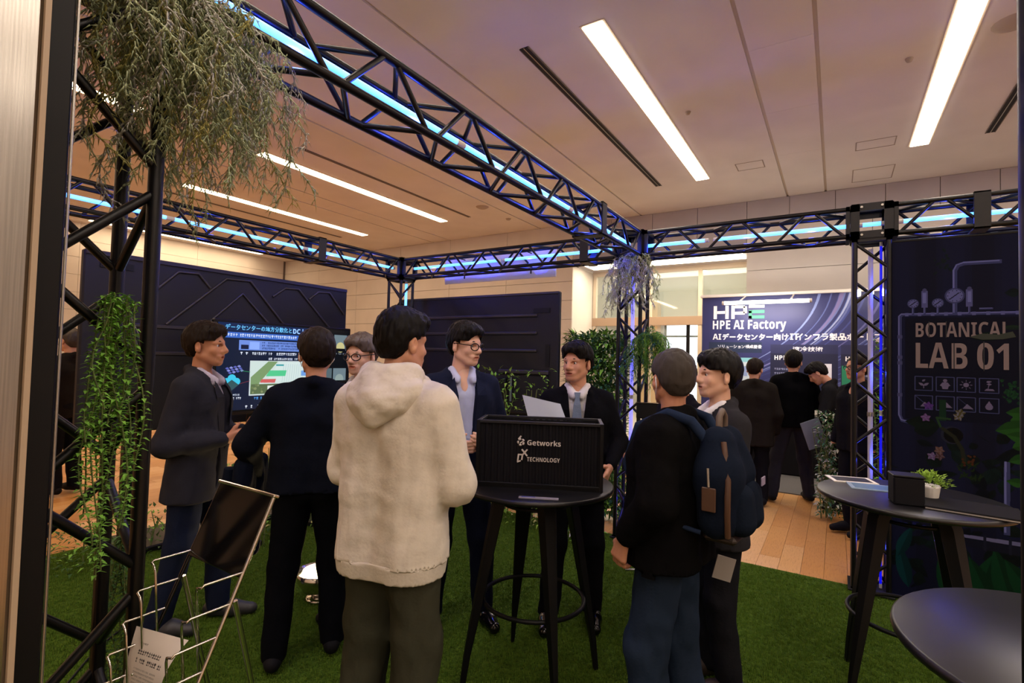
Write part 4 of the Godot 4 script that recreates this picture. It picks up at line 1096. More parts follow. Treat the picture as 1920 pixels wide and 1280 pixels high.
# ---------------------------------------------------------------- tables
func bar_table(label: String, at: Vector3, turn: float) -> void:
	var o := thing("bar_table", label, "table", at, turn, "round black bar tables")
	var r := 0.385; var top := 0.97
	var mb := MB.new()
	mb.lathe([[0.001, top - 0.028], [r - 0.02, top - 0.028], [r - 0.003, top - 0.022], [r, top - 0.014], [r - 0.002, top - 0.004], [r - 0.008, top], [0.001, top]], 64)
	built(o, "tabletop", mb, M.table)
	for k in 4:
		var a := PI / 4 + k * PI / 2
		var d := Vector3(cos(a), 0, sin(a)); var s := Vector3(-sin(a), 0, cos(a))
		# pressed-steel leg: broad at the shoulder, tapering to a narrow foot, folded along its length
		var leg := MB.new()
		var rows := [[0.94, 0.15, 0.098, 0.04], [0.88, 0.172, 0.095, 0.045], [0.45, 0.258, 0.062, 0.034], [0.16, 0.318, 0.034, 0.024], [0.0, 0.342, 0.021, 0.018]]
		leg.smooth(3)
		for i in rows.size() - 1:
			var q := []
			for row in [rows[i], rows[i + 1]]:
				var c: Vector3 = d * row[1] + Vector3(0, row[0], 0)
				var wd: float = row[2]; var dp: float = row[3]
				q.append([c - s * wd * 0.5 + d * 0.0, c - s * wd * 0.28 + d * dp, c + s * wd * 0.28 + d * dp, c + s * wd * 0.5, c + s * wd * 0.42 - d * 0.006, c - s * wd * 0.42 - d * 0.006])
			for j in 6:
				var l := (j + 1) % 6
				leg.st.set_smooth_group(j + 1)
				leg.face([q[0][j], q[0][l], q[1][l], q[1][j]], (q[0][j] + q[0][l]) / 2 - (d * rows[i][1] + Vector3(0, rows[i][0], 0) + d * 0.005))
		built(o, "leg", leg, M.black)
	var ring := MB.new()
	ring.tube(arc(Vector3(0, 0.4, 0), Vector3.RIGHT, Vector3.BACK, 0.25, 0, TAU, 36).slice(0, 36), 0.0105, 8, false, true)
	built(o, "footrest_ring", ring, M.black)
	var hub := MB.new()
	hub.tube(arc(Vector3(0, 0.87, 0), Vector3.RIGHT, Vector3.BACK, 0.165, 0, TAU, 32).slice(0, 32), 0.009, 8, false, true)
	built(o, "upper_ring", hub, M.black)

func tables() -> void:
	bar_table("round black bar table in the middle, carrying the container model", Vector3(-1.27, 0, -2.26), 0.05)
	bar_table("round black bar table in front of the lab banner", Vector3(0.3, 0, -3.12), 0.0)
	bar_table("round black bar table at the lower right corner, empty top", Vector3(0.5, 0, -1.60), 0.3)
	# model of a shipping container
	var ax := Vector3(0.9, 0, -0.436).normalized()
	var o := thing("container_model", "black ribbed container model with white logos on the middle table", "model", Vector3(-1.235, 0.97, -2.235), atan2(-ax.z, ax.x))
	var L := 0.60; var H := 0.315; var D := 0.24
	block(o, "floor", Vector3(0, 0.008, 0), Vector3(L, 0.016, D), M.black)
	for s in [-1.0, 1.0]:
		var wall := MB.new()
		var n := 38
		var out := PackedVector2Array(); 
		for i in n:
			var x0 := -L / 2 + 0.012 + (L - 0.024) * i / n; var st := (L - 0.024) / n
			var dz := 0.005 if i % 2 == 0 else 0.0
			out.append(Vector2(x0 + st * 0.15, dz)); out.append(Vector2(x0 + st * 0.85, dz))
		out.append(Vector2(L / 2 - 0.012, -0.008)); out.append(Vector2(-L / 2 + 0.012, -0.008))
		wall.prism(out, H - 0.03, Transform3D(Basis(Vector3.RIGHT, Vector3(0, 0, s), Vector3(0, 1, 0)), Vector3(0, H / 2, s * (D / 2 - 0.012))))
		built(o, "corrugated_side", wall, M.black_matt)
		block(o, "top_rail", Vector3(0, H - 0.007, s * (D / 2 - 0.009)), Vector3(L, 0.014, 0.018), M.truss_plate, 0.002)
		block(o, "bottom_rail", Vector3(0, 0.012, s * (D / 2 - 0.009)), Vector3(L, 0.024, 0.018), M.black, 0.002)
		block(o, "end_wall", Vector3(s * (L / 2 - 0.008), H / 2, 0), Vector3(0.014, H - 0.01, D - 0.03), M.black_matt)
		block(o, "top_rail", Vector3(s * (L / 2 - 0.009), H - 0.007, 0), Vector3(0.018, 0.014, D - 0.02), M.truss_plate, 0.002)
		for e in [-1.0, 1.0]: block(o, "corner_post", Vector3(s * (L / 2 - 0.008), H / 2, e * (D / 2 - 0.008)), Vector3(0.018, H, 0.018), M.black, 0.002)
	var wt := mat(Color("c9c0b8"), 0.6)
	var zf := D / 2 - 0.002
	words(o, "lettering", "Getworks", Vector3(-0.056, 0.203, zf), Basis(), 0.026, wt, 0.158)
	words(o, "lettering", "TECHNOLOGY", Vector3(-0.056, 0.128, zf), Basis(), 0.02, wt, 0.155)
	var g := MB.new()   # round swirl emblem beside the upper name
	for i in 5:
		var a0 := i * TAU / 5 + 0.3
		g.tube(arc(Vector3(-0.086, 0.217, zf), Vector3.RIGHT, Vector3.UP, 0.014, a0, a0 + 0.95, 4), [0.004, 0.0055, 0.0055, 0.004, 0.002], 6)
	g.box(Vector3(-0.092, 0.238, zf), Vector3(0.02, 0.007, 0.004), Basis(Vector3.BACK, 0.9))
	g.box(Vector3(-0.083, 0.216, zf), Vector3(0.016, 0.006, 0.004), Basis(Vector3.BACK, 0.5))
	built(o, "emblem", g, wt)
	var d := MB.new()   # D and raised X
	d.box(Vector3(-0.098, 0.142, zf), Vector3(0.007, 0.034, 0.004), Basis(Vector3.BACK, -0.12))
	d.box(Vector3(-0.088, 0.158, zf), Vector3(0.02, 0.006, 0.004)); d.box(Vector3(-0.094, 0.126, zf), Vector3(0.018, 0.006, 0.004), Basis(Vector3.BACK, 0.4))
	d.box(Vector3(-0.079, 0.145, zf), Vector3(0.007, 0.024, 0.004), Basis(Vector3.BACK, -0.12))
	d.box(Vector3(-0.068, 0.168, zf), Vector3(0.007, 0.04, 0.004), Basis(Vector3.BACK, 0.7)); d.box(Vector3(-0.068, 0.168, zf), Vector3(0.007, 0.04, 0.004), Basis(Vector3.BACK, -0.7))
	built(o, "emblem", d, wt)
	# small things on the tables
	var strip := thing("name_strip", "narrow pale name strip lying in front of the container model", "label", Vector3(-1.1, 0.97, -1.985), atan2(-ax.z, ax.x))
	block(strip, "strip", Vector3(0, 0.003, 0), Vector3(0.175, 0.006, 0.022), mat(Color("8f8a9c"), 0.3), 0.001)
	block(strip, "mark", Vector3(-0.045, 0.0065, 0), Vector3(0.06, 0.001, 0.008), mat(Color("34389a"), 0.4))
	var y := 0.97
	for q in [[0.07, -3.36, 0.3, "white", "leaflet with pale frame lying at the left of the banner table"], [0.16, -3.22, 0.15, "blue", "leaflet with blue picture on the banner table"]]:
		var lf := thing("leaflet", q[4], "leaflet", Vector3(q[0], y, q[1]), q[2], "leaflets on the banner table")
		block(lf, "sheet", Vector3(0, 0.002, 0), Vector3(0.21, 0.004, 0.15), M.paper if q[3] == "white" else mat(Color("8fa6ba"), 0.25))
		block(lf, "picture", Vector3(0.0, 0.0045, 0), Vector3(0.17, 0.001, 0.11), mat(Color("1a1c22"), 0.3) if q[3] == "white" else mat(Color("5f7f9c"), 0.25))
	var bx := thing("black_box", "small black box standing on the banner table", "box", Vector3(0.27, y, -2.95), 0.15)
	block(bx, "body", Vector3(0, 0.062, 0), Vector3(0.115, 0.124, 0.1), M.black_matt, 0.006)
	block(bx, "lid", Vector3(0, 0.128, 0), Vector3(0.119, 0.01, 0.104), M.black, 0.003)
	var fo := thing("black_folder", "flat black folder with pale edge lying at the right of the banner table", "folder", Vector3(0.5, y, -2.99), -0.12)
	block(fo, "cover", Vector3(0, 0.012, 0), Vector3(0.32, 0.008, 0.24), M.black_matt, 0.002)
	block(fo, "pages", Vector3(0, 0.006, 0.002), Vector3(0.31, 0.006, 0.236), mat(Color("8f8780"), 0.6))
	block(fo, "back_cover", Vector3(0, 0.002, 0), Vector3(0.32, 0.004, 0.24), M.black_matt)
	# potted plant
	var pp := thing("potted_plant", "small bright green plant in a white pot on the banner table", "plant", Vector3(0.37, y, -3.1))
	var pot := MB.new()
	pot.lathe([[0.001, 0.0], [0.03, 0.0], [0.034, 0.006], [0.042, 0.06], [0.045, 0.07], [0.041, 0.07], [0.038, 0.062], [0.001, 0.06]], 20)
	built(pp, "pot", pot, M.white)
	var fo2 := MB.new()
	var rr := RandomNumberGenerator.new(); rr.seed = 3
	for i in 260:
		var a := rr.randf() * TAU; var e := rr.randf_range(0.15, 1.45); var l := rr.randf_range(0.04, 0.09)
		var dr := Vector3(cos(a) * cos(e), sin(e) * 0.8, sin(a) * cos(e))
		fo2.leaf(Vector3(0, 0.06, 0) + dr * l, (dr + Vector3(rr.randf_range(-0.5, 0.5), 0.2, rr.randf_range(-0.5, 0.5))), Vector3.UP, 0.02, 0.012)
	tag(built(pp, "foliage", fo2, M.leaf_light), "", "", "", "stuff")

# ---------------------------------------------------------------- brochure rack
func brochure_rack() -> void:
	var xl := -1.42; var xr := -1.182
	var o := thing("brochure_rack", "chrome wire brochure rack with black board leaning beside the post", "rack", Vector3((xl + xr) / 2, 0, -0.5))
	var hw := (xr - xl) / 2
	var slope := 0.44
	var P := func(x: float, y: float, fwd: float) -> Vector3: return Vector3(x, y, -0.035 - slope * (y - 0.7) + fwd)
	var q := MB.new()
	var tilt := Basis(Vector3.RIGHT, -atan(slope))
	var mid: Vector3 = P.call(0, 1.135, -0.012)
	block(o, "header_board", mid, Vector3(hw * 2 + 0.005, 0.192, 0.008), M.black_gloss, 0.002, tilt)
	block(o, "board_edge", P.call(0, 1.223, -0.012), Vector3(hw * 2 + 0.02, 0.008, 0.016), M.chrome, 0.002, tilt)
	for s in [-1.0, 1.0]:
		bar(o, "side_rail", P.call(s * hw, 1.22, -0.012), P.call(s * hw, 0.12, -0.012), 0.0045, M.black_gloss if s < 0 else M.chrome)
		bar(o, "back_leg", P.call(s * hw, 1.0, -0.02), Vector3(s * hw, 0.01, -0.42), 0.006, M.chrome)
		bar(o, "foot", Vector3(s * hw, 0.012, -0.44), Vector3(s * hw, 0.012, 0.14), 0.006, M.chrome)
	bar(o, "foot_bar", Vector3(-hw, 0.012, -0.42), Vector3(hw, 0.012, -0.42), 0.006, M.chrome)
	bar(o, "foot_bar", Vector3(-hw, 0.012, 0.13), Vector3(hw, 0.012, 0.13), 0.006, M.chrome)
	for k in 11:
		var y := 1.06 - k * 0.063
		for s in [-1.0, 1.0]:
			var w := MB.new()
			var a: Vector3 = P.call(s * hw, y, -0.008)
			var f := a + Vector3(0, 0.0, 0.085)
			var pts := PackedVector3Array([a, f, f + Vector3(0, -0.004, 0.004), f + Vector3(-s * 0.018, -0.008, 0.006), f + Vector3(-s * 0.022, -0.02, 0.005), f + Vector3(-s * 0.022, -0.24, -0.01), f + Vector3(-s * 0.022, -0.246, -0.016), Vector3(f.x - s * 0.022, y - 0.246, f.z + 0.03 - 0.085 + 0.1)])
			w.tube(pts, 0.0028, 6)
			built(o, "pocket_wire", w, M.chrome)
	# brochure standing in a pocket, its top curling over
	var b := thing("brochure", "cream brochure with a mountain lake picture in the wire rack", "brochure", Vector3(-1.352, 0.0, -0.5), 0.15)
	var W := 300; var H := 424
	var p := Pic.new(W, H, Color("ddd2c6"))
	var r := RandomNumberGenerator.new(); r.seed = 4
	fine_print(p, 60, 44, 110, 6, Color("6a625c"), r)
	fine_print(p, 60, 66, 220, 15, Color("3a3634"), r); fine_print(p, 60, 92, 250, 15, Color("3a3634"), r)
	for k in 6: fine_print(p, 60, 124 + k * 11, 235, 5, Color("8a827a"), r)
	p.rect(50, 214, W - 20, H, Color("4f7f9c"))
	p.poly([Vector2(50, 300), Vector2(50, 236), Vector2(110, 262), Vector2(170, 282), Vector2(280, 300), Vector2(280, 330), Vector2(50, 330)], Color("1c1f22"))
	p.rect(50, 326, W - 20, H, Color("35566a"))
	for k in 60: p.line(Vector2(50 + r.randf() * 220, 318 + r.randf() * 20), Vector2(54 + r.randf() * 220, 300), 2, Color("16181b"))
	var mb := MB.new()
	var rows := 14
	mb.smooth()
	var st := mb.st
	var pt := func(u: float, v: float) -> Vector3:
		var bend := maxf(0.0, v - 0.55)
		return Vector3((u - 0.5) * 0.128, 0.62 + v * 0.297 - bend * bend * 0.12 * (0.3 + u), -0.06 - 0.03 * v - bend * bend * 0.18 * (0.3 + u * 1.2))
	for i in rows:
		for j in 8:
			var c := [[j / 8.0, i / float(rows)], [(j + 1) / 8.0, i / float(rows)], [(j + 1) / 8.0, (i + 1) / float(rows)], [j / 8.0, (i + 1) / float(rows)]]
			for t in [[0, 2, 1], [0, 3, 2]]:
				for e in t:
					st.set_uv(Vector2(c[e][0], 1.0 - c[e][1]))
					st.add_vertex(pt.call(c[e][0], c[e][1]))
	st.generate_normals(); st.index()
	var m := mat(Color.WHITE, 0.45)
	m.albedo_texture = p.tex(); m.cull_mode = BaseMaterial3D.CULL_DISABLED
	part(b, "cover", st.commit(), m)
	var back := block(b, "pages", Vector3(0, 0.70, -0.073), Vector3(0.124, 0.16, 0.006), M.paper)

# ---------------------------------------------------------------- things standing about
func small_things() -> void:
	# clad metal column and its dark reveal at the left edge
	var c := thing("metal_column", "brushed metal column with dark reveal at the left edge", "column", Vector3(-1.132, 0, -0.242))
	var dir := Vector3(-0.972, 0, -0.235)      # roughly along the sight to its edge
	var mb := MB.new()
	block(c, "cladding", Vector3(-0.22, 1.75, 0.105), Vector3(0.42, 3.5, 0.30), M.steel, 0.006)
	block(c, "edge_strip", Vector3(-0.012, 1.75, -0.049), Vector3(0.014, 3.5, 0.008), mat(Color("a8947c"), 0.5))
	block(c, "reveal", Vector3(-0.12, 1.75, -0.075), Vector3(0.16, 3.5, 0.044), M.black, 0.004)
	bar(c, "trim_line", Vector3(-0.04, 0, -0.099), Vector3(-0.04, 3.4, -0.099), 0.0024, M.bolt)
	# floor lamp with a bright bowl
	var l := thing("floor_uplight", "round chrome floor lamp glowing on the turf behind the visitors", "lamp", Vector3(-2.82, 0, -2.2))
	var bowl := MB.new()
	bowl.lathe([[0.001, 0.0], [0.06, 0.0], [0.07, 0.006], [0.06, 0.014], [0.03, 0.02], [0.001, 0.02]], 28)
	l.scale = Vector3.ONE * 1.3
	built(l, "base", bowl, M.chrome)
	var sh := MB.new()
	sh.lathe([[0.03, 0.02], [0.075, 0.045], [0.105, 0.09], [0.115, 0.14], [0.11, 0.142], [0.1, 0.095], [0.07, 0.055], [0.001, 0.04]], 28)
	built(l, "reflector", sh, M.chrome)
	var bulb := MB.new(); bulb.lathe([[0.001, 0.05], [0.07, 0.07], [0.098, 0.11], [0.08, 0.145], [0.001, 0.165]], 20)
	built(l, "bulb", bulb, glow(Color(1.0, 0.9, 0.7), 6.0))
	var om := OmniLight3D.new()
	om.light_energy = 0.5; om.light_color = Color(1.0, 0.86, 0.62); om.light_size = 0.05; om.omni_range = 12.0; om.omni_attenuation = 2.0; om.shadow_enabled = true
	om.position.y = 0.1
	put(l, om, "bulb_light")
	# lectern-like tablet stand
	var s := thing("tablet_stand", "slim stand with black tilted top beside the middle post", "stand", Vector3(-1.2, 0, -4.0), 0.5)
	block(s, "top", Vector3(0, 1.2, 0), Vector3(0.28, 0.12, 0.02), M.black, 0.004)
	block(s, "top_edge", Vector3(0, 1.262, 0.004), Vector3(0.285, 0.008, 0.026), M.chrome, 0.001)
	bar(s, "pole", Vector3(0, 0.06, -0.01), Vector3(0, 1.15, -0.01), 0.011, M.bolt)
	bar(s, "foot", Vector3(-0.22, 0.008, 0.1), Vector3(0.22, 0.008, 0.1), 0.008, M.bolt)
	bar(s, "foot", Vector3(0, 0.008, 0.1), Vector3(0, 0.06, -0.01), 0.008, M.bolt)
	# flat metal bar on the turf
	var fb := block(self, "metal_bar", Vector3(-1.4, 0.008, -4.19), Vector3(0.26, 0.016, 0.03), mat(Color("8a8794"), 0.4, 0.6), 0.003)
	tag(fb, "flat grey metal bar lying on the turf before the middle post", "bar")
	# cable curling over the turf
	var cb := MB.new()
	var pts := PackedVector3Array()
	for i in 15:
		var t := i / 14.0
		pts.append(Vector3(-3.0 + 0.02 * sin(t * 7.0) - t * 0.55, 0.009, -0.95 - 0.62 * t + 0.07 * sin(t * 4.0)))
	cb.tube(pts, 0.006, 6)
	tag(built(self, "power_cable", cb, M.black), "thin black cable curving over the turf behind the post", "cable")
	# poster with pink lettering on the wall between panel and hedge
	var wp := block(self, "wall_notice", Vector3(-2.5, 1.42, -5.3), Vector3(0.24, 0.6, 0.01), mat(Color("cbbdb8"), 0.7))
	tag(wp, "pale notice board between the black panel and the hedge", "notice")

# ---------------------------------------------------------------- greenery
func moss(called: String, label: String, at: Vector3, roots: Array, n: int, mats: Array, r: RandomNumberGenerator, thin := 0.0016, curl := 1.0) -> void:
	# hanging moss: many drooping strands, each set with curled feathery twigs; roots = [x, z, top, length, spread]
	var o := thing(called, label, "hanging plant", at)
	var bs := []
	for m in mats: bs.append(MB.new())
	for i in n:
		var root: Array = roots[i % roots.size()]
		var mb: MB = bs[(i * 7 + i / 5) % bs.size()]
		var p := Vector3(root[0] + r.randf_range(-1, 1) * root[4], root[2] + r.randf_range(-0.05, 0.05), root[1] + r.randf_range(-1, 1) * root[4])
		var length: float = root[3] * r.randf_range(0.35, 1.0)
		var seg := 0.035
		var d := Vector3(r.randf_range(-0.7, 0.7), r.randf_range(-0.6, 0.3), r.randf_range(-0.7, 0.7)).normalized()
		var steps := int(length / seg)
		for k in steps:
			var q := p + d * seg
			mb.needle(p, q + d * seg * 0.4, thin * 1.05)
			for t in 4:
				var side := Vector3(r.randf_range(-1, 1), r.randf_range(-0.9, 0.35), r.randf_range(-1, 1)).normalized()
				var l := r.randf_range(0.018, 0.04) * curl
				var b := p.lerp(q, r.randf())
				var e := b + (side * 0.7 + d * 0.5) * l * 0.6
				var f := e + (side * 0.5 + Vector3(0, -0.8, 0)) * l * 0.55
				mb.needle(b, e, thin); mb.needle(b.lerp(e, 0.8), f, thin * 0.8)
				if r.randf() < 0.5: mb.needle(e, e + (d - side * 0.2 + Vector3(0, 0.3, 0)) * l * 0.5, thin * 0.7)
			p = q
			d = (d * 0.72 + Vector3(r.randf_range(-0.55, 0.55), -0.3, r.randf_range(-0.55, 0.55))).normalized()
	for k in bs.size():
		tag(built(o, "strands", bs[k], mats[k]), "", "", "", "stuff")

func string_plant(called: String, label: String, at: Vector3, strands: Array, m: Material, r: RandomNumberGenerator, leaf_len := 0.017, group := "") -> void:
	# trailing stems with paired small leaves; strands = [x, z, top, length, sway]
	var o := thing(called, label, "hanging plant", at, 0.0, group)
	var leaves := MB.new()
	for s in strands:
		var pts := PackedVector3Array()
		var n := maxi(4, int(s[3] / 0.03))
		var ph := r.randf() * TAU
		for i in n + 1:
			var t := float(i) / n
			pts.append(Vector3(s[0] + s[4] * t * sin(ph) + 0.012 * sin(ph + t * 7.0), s[2] - s[3] * t + 0.02 * sin(PI * minf(t * 6.0, 1.0)), s[1] + s[4] * t * cos(ph) + 0.012 * cos(ph * 2.0 + t * 6.0)))
		var st := MB.new(); st.tube(pts, 0.0017, 5, false)
		built(o, "stem", st, M.stem)
		for i in n * 6:
			var f := i / 6.0
			var a := pts[int(f)]; var b := pts[mini(int(f) + 1, n)]
			var p := a.lerp(b, f - int(f))
			var ang := i * 2.4 + ph
			leaves.leaf(p, Vector3(cos(ang), r.randf_range(-0.5, 0.35), sin(ang)), Vector3.UP, leaf_len * r.randf_range(0.9, 1.5), leaf_len * 0.62)
	tag(built(o, "leaves", leaves, m), "", "", "", "stuff")

func bush(called: String, label: String, at: Vector3, size: Vector3, n: int, len: float, mats: Array, r: RandomNumberGenerator, group := "", flowers := "") -> void:
	var o := thing(called, label, "plant", at, 0.0, group)
	var bs := []
	for m in mats: bs.append(MB.new())
	for i in 9:
		var a := Vector3(r.randf_range(-0.4, 0.4) * size.x, 0, r.randf_range(-0.4, 0.4) * size.z)
		var stems := MB.new()
		stems.tube(PackedVector3Array([a, a + Vector3(r.randf_range(-0.05, 0.05), size.y * 0.5, r.randf_range(-0.05, 0.05)), a + Vector3(r.randf_range(-0.1, 0.1), size.y * 0.85, r.randf_range(-0.1, 0.1))]), [0.006, 0.005, 0.003], 5)
		built(o, "stem", stems, M.stem)
	for i in n:
		var p := Vector3(r.randf_range(-0.5, 0.5) * size.x, r.randf_range(0.02, 1.0) * size.y, r.randf_range(-0.5, 0.5) * size.z)
		var d := Vector3(p.x / size.x, r.randf_range(-0.35, 0.5), p.z / size.z + 0.15) + Vector3(r.randf_range(-0.4, 0.4), 0, r.randf_range(-0.4, 0.4))
		(bs[i % bs.size()] as MB).leaf(p, d, Vector3.UP, len * r.randf_range(0.6, 1.3), len * r.randf_range(0.3, 0.5))
	for k in bs.size(): tag(built(o, "leaves", bs[k], mats[k]), "", "", "", "stuff")
	if flowers:
		for i in 6:
			var fl := MB.new()
			for k in 5: fl.leaf(Vector3.ZERO, Vector3(cos(k * TAU / 5), 0.35, sin(k * TAU / 5)), Vector3.UP, 0.028, 0.02)
			var q := built(o, "flower", fl, mat(Color(flowers), 0.6))
			q.position = Vector3(r.randf_range(-0.5, 0.5) * size.x, r.randf_range(0.5, 1.02) * size.y, 0.5 * size.z + 0.02)
			q.rotation.x = 0.9

func plants() -> void:
	var r := RandomNumberGenerator.new(); r.seed = 77
	# moss over the corner of the nearest post and the start of the near beam
	var roots := []
	for k in 7: roots.append([-1.46 + 0.05 * (k % 2), -0.56 - 0.015 * k, 2.5, 0.74 - 0.03 * k, 0.055])
	for k in 6: roots.append([-1.50, -0.66 - 0.035 * k, 2.5, 0.55 + 0.05 * (k % 3), 0.05])
	moss("hanging_moss", "large grey-green bunch of hanging moss on the nearest post", Vector3(0, 0, 0), roots, 260, [M.moss, M.moss_grey, M.moss_yellow, M.moss], r, 0.0025, 1.15)
	var mr := []
	for k in 6: mr.append([-1.66 + 0.04 * k, -4.42, 2.5, 0.62, 0.03])
	moss("hanging_moss", "grey moss hanging down the middle truss post", Vector3(0, 0, 0), mr, 80, [M.moss_grey, M.moss], r, 0.0034, 1.2)
	# bright trailing plant on the nearest post
	var ss := []
	for k in 15:
		var f := k / 14.0
		ss.append([-1.43 + r.randf_range(-0.02, 0.03), -0.475 - 0.085 * f + r.randf_range(-0.01, 0.01), 1.71 - 0.03 * r.randf(), 0.25 + 0.3 * sin(f * PI) * r.randf() + (0.2 if k % 5 == 1 else 0.0), 0.03])
	ss.append([-1.42, -0.49, 1.70, 0.62, 0.01]); ss.append([-1.42, -0.505, 1.68, 0.60, 0.012]); ss.append([-1.425, -0.47, 1.5, 0.36, 0.02])
	string_plant("trailing_plant", "bright green trailing plant hung on the nearest post", Vector3.ZERO, ss, M.leaf, r)
	var s2 := []
	for k in 9: s2.append([-1.7 + r.randf_range(-0.02, 0.02), -0.63 - 0.006 * k, 1.05, 0.42 + 0.1 * r.randf(), 0.01])
	string_plant("trailing_plant", "dark green trailing plant low behind the nearest post", Vector3.ZERO, s2, M.leaf_dark, r, 0.015)
	# fern-like green right of the middle post
	var fr := []
	for k in 9: fr.append([-1.44 + 0.018 * k, -4.44 + 0.008 * k, 1.83 - 0.01 * abs(k - 3), 0.55, 0.03])
	moss("hanging_fern", "feathery green fern hanging right of the middle post", Vector3.ZERO, fr, 60, [M.fern, M.leaf, M.leaf_teal], r, 0.0028, 1.7)
	# hedge by the middle post and plants along the back edge
	bush("green_hedge", "dense green hedge of mixed leaves left of the middle post", Vector3(-2.10, 0, -4.97), Vector3(0.62, 1.86, 0.2), 7500, 0.085, [M.leaf_dark, M.leaf, M.leaf_dark, M.leaf_teal], r)
	bush("climbing_plant", "leafy plant beside the head of the man with glasses", Vector3(-3.05, 0, -4.5), Vector3(0.55, 1.47, 0.12), 390, 0.075, [M.leaf, M.leaf_light], r)
	bush("climbing_plant", "leafy vine with white flowers in front of the ribbed panel", Vector3(-2.5, 0, -4.46), Vector3(0.3, 1.5, 0.1), 190, 0.07, [M.leaf, M.leaf_light], r, "", "e6e2d4")
	bush("floor_plant", "low flowering plants on the turf below the ribbed panel", Vector3(-2.35, 0, -4.3), Vector3(0.9, 0.42, 0.3), 420, 0.06, [M.leaf_light, M.leaf, M.moss_yellow], r, "", "e8dcae")
	bush("floor_plant", "low plants with pale flowers left of the middle post", Vector3(-1.85, 0, -4.2), Vector3(0.3, 0.4, 0.25), 170, 0.05, [M.leaf_dark, M.leaf, M.moss_grey], r, "", "e9e2d2")
	bush("floor_plant", "yellowish leafy plants under the large screen", Vector3(-4.0, 0, -2.7), Vector3(0.3, 0.95, 1.2), 620, 0.06, [M.leaf_dark, M.leaf, M.moss_yellow], r)
	bush("floor_plant", "dark low plants at the turf edge behind the left man", Vector3(-4.6, 0, -1.7), Vector3(0.4, 0.3, 0.8), 420, 0.05, [M.leaf_dark, M.leaf_dark, M.leaf], r)
	bush("tall_plant", "dim leafy plant left of the post beside the banner", Vector3(-0.01, 0, -6.36), Vector3(0.3, 1.1, 0.25), 1200, 0.06, [M.leaf_dark, M.leaf_teal, M.moss_grey], r)
	bush("tall_plant", "tall leafy plant seen through the post beside the banner", Vector3(0.47, 0, -5.5), Vector3(0.36, 1.85, 0.2), 1000, 0.06, [M.leaf, M.leaf_dark, M.leaf_teal], r, "", "d9cdb0")

# ---------------------------------------------------------------- bodies: fields of blended capsules meshed as surface nets
class Field:
	var o: Vector3; var nx: int; var ny: int; var nz: int; var c: float; var k: float
	var s: PackedFloat32Array
	func _init(lo: Vector3, hi: Vector3, cell: float, blend: float) -> void:
		o = lo; c = cell; k = blend
		nx = int((hi.x - lo.x) / c) + 2; ny = int((hi.y - lo.y) / c) + 2; nz = int((hi.z - lo.z) / c) + 2
		s = PackedFloat32Array(); s.resize(nx * ny * nz)
	func span(lo: Vector3, hi: Vector3) -> PackedInt32Array:
		var a := (lo - o) / c; var b := (hi - o) / c
		return PackedInt32Array([maxi(0, int(a.x)), mini(nx, int(b.x) + 2), maxi(0, int(a.y)), mini(ny, int(b.y) + 2), maxi(0, int(a.z)), mini(nz, int(b.z) + 2)])
	func cap(a: Vector3, b: Vector3, ra: float, rb: float) -> void:
		var m := Vector3.ONE * (maxf(ra, rb) + k * 3.5)
		var q := span(Vector3(minf(a.x, b.x), minf(a.y, b.y), minf(a.z, b.z)) - m, Vector3(maxf(a.x, b.x), maxf(a.y, b.y), maxf(a.z, b.z)) + m)
		var ba := b - a
		var ib := 1.0 / (ba.dot(ba) + 1e-9)
		var ik := -1.0 / k
		var dr := rb - ra
		for z in range(q[4], q[5]):
			for y in range(q[2], q[3]):
				var i := (z * ny + y) * nx + q[0]
				var p := Vector3(o.x + q[0] * c, o.y + y * c, o.z + z * c) - a
				for x in range(q[0], q[1]):
					var h := clampf(p.dot(ba) * ib, 0.0, 1.0)
					s[i] += exp(((p - ba * h).length() - ra - dr * h) * ik)
					i += 1; p.x += c
	func ell(e: Vector3, r: Vector3, basis := Basis()) -> void:
		var big := maxf(r.x, maxf(r.y, r.z))
		var m := Vector3.ONE * (big + k * 3.5)
		var q := span(e - m, e + m)
		var small := minf(r.x, minf(r.y, r.z))
		var inv := Basis.from_scale(Vector3(1.0 / r.x, 1.0 / r.y, 1.0 / r.z)) * basis.transposed()
		var ik := -small / k
		for z in range(q[4], q[5]):
			for y in range(q[2], q[3]):
				var i := (z * ny + y) * nx + q[0]
				var p := Vector3(o.x + q[0] * c, o.y + y * c, o.z + z * c) - e
				for x in range(q[0], q[1]):
					s[i] += exp(((inv * p).length() - 1.0) * ik)
					i += 1; p.x += c
	func done() -> void:
		var far := 6.0 * k
		for i in s.size():
			s[i] = far if s[i] < 1e-4 else minf(far, -k * log(s[i]))
	func shape(f: Callable) -> void:   # f(p, d) -> d, near the surface only
		var lim := c * 2.5
		var i := 0
		for z in nz:
			for y in ny:
				for x in nx:
					var d := s[i]
					if d < lim: s[i] = f.call(Vector3(o.x + x * c, o.y + y * c, o.z + z * c), d)
					i += 1

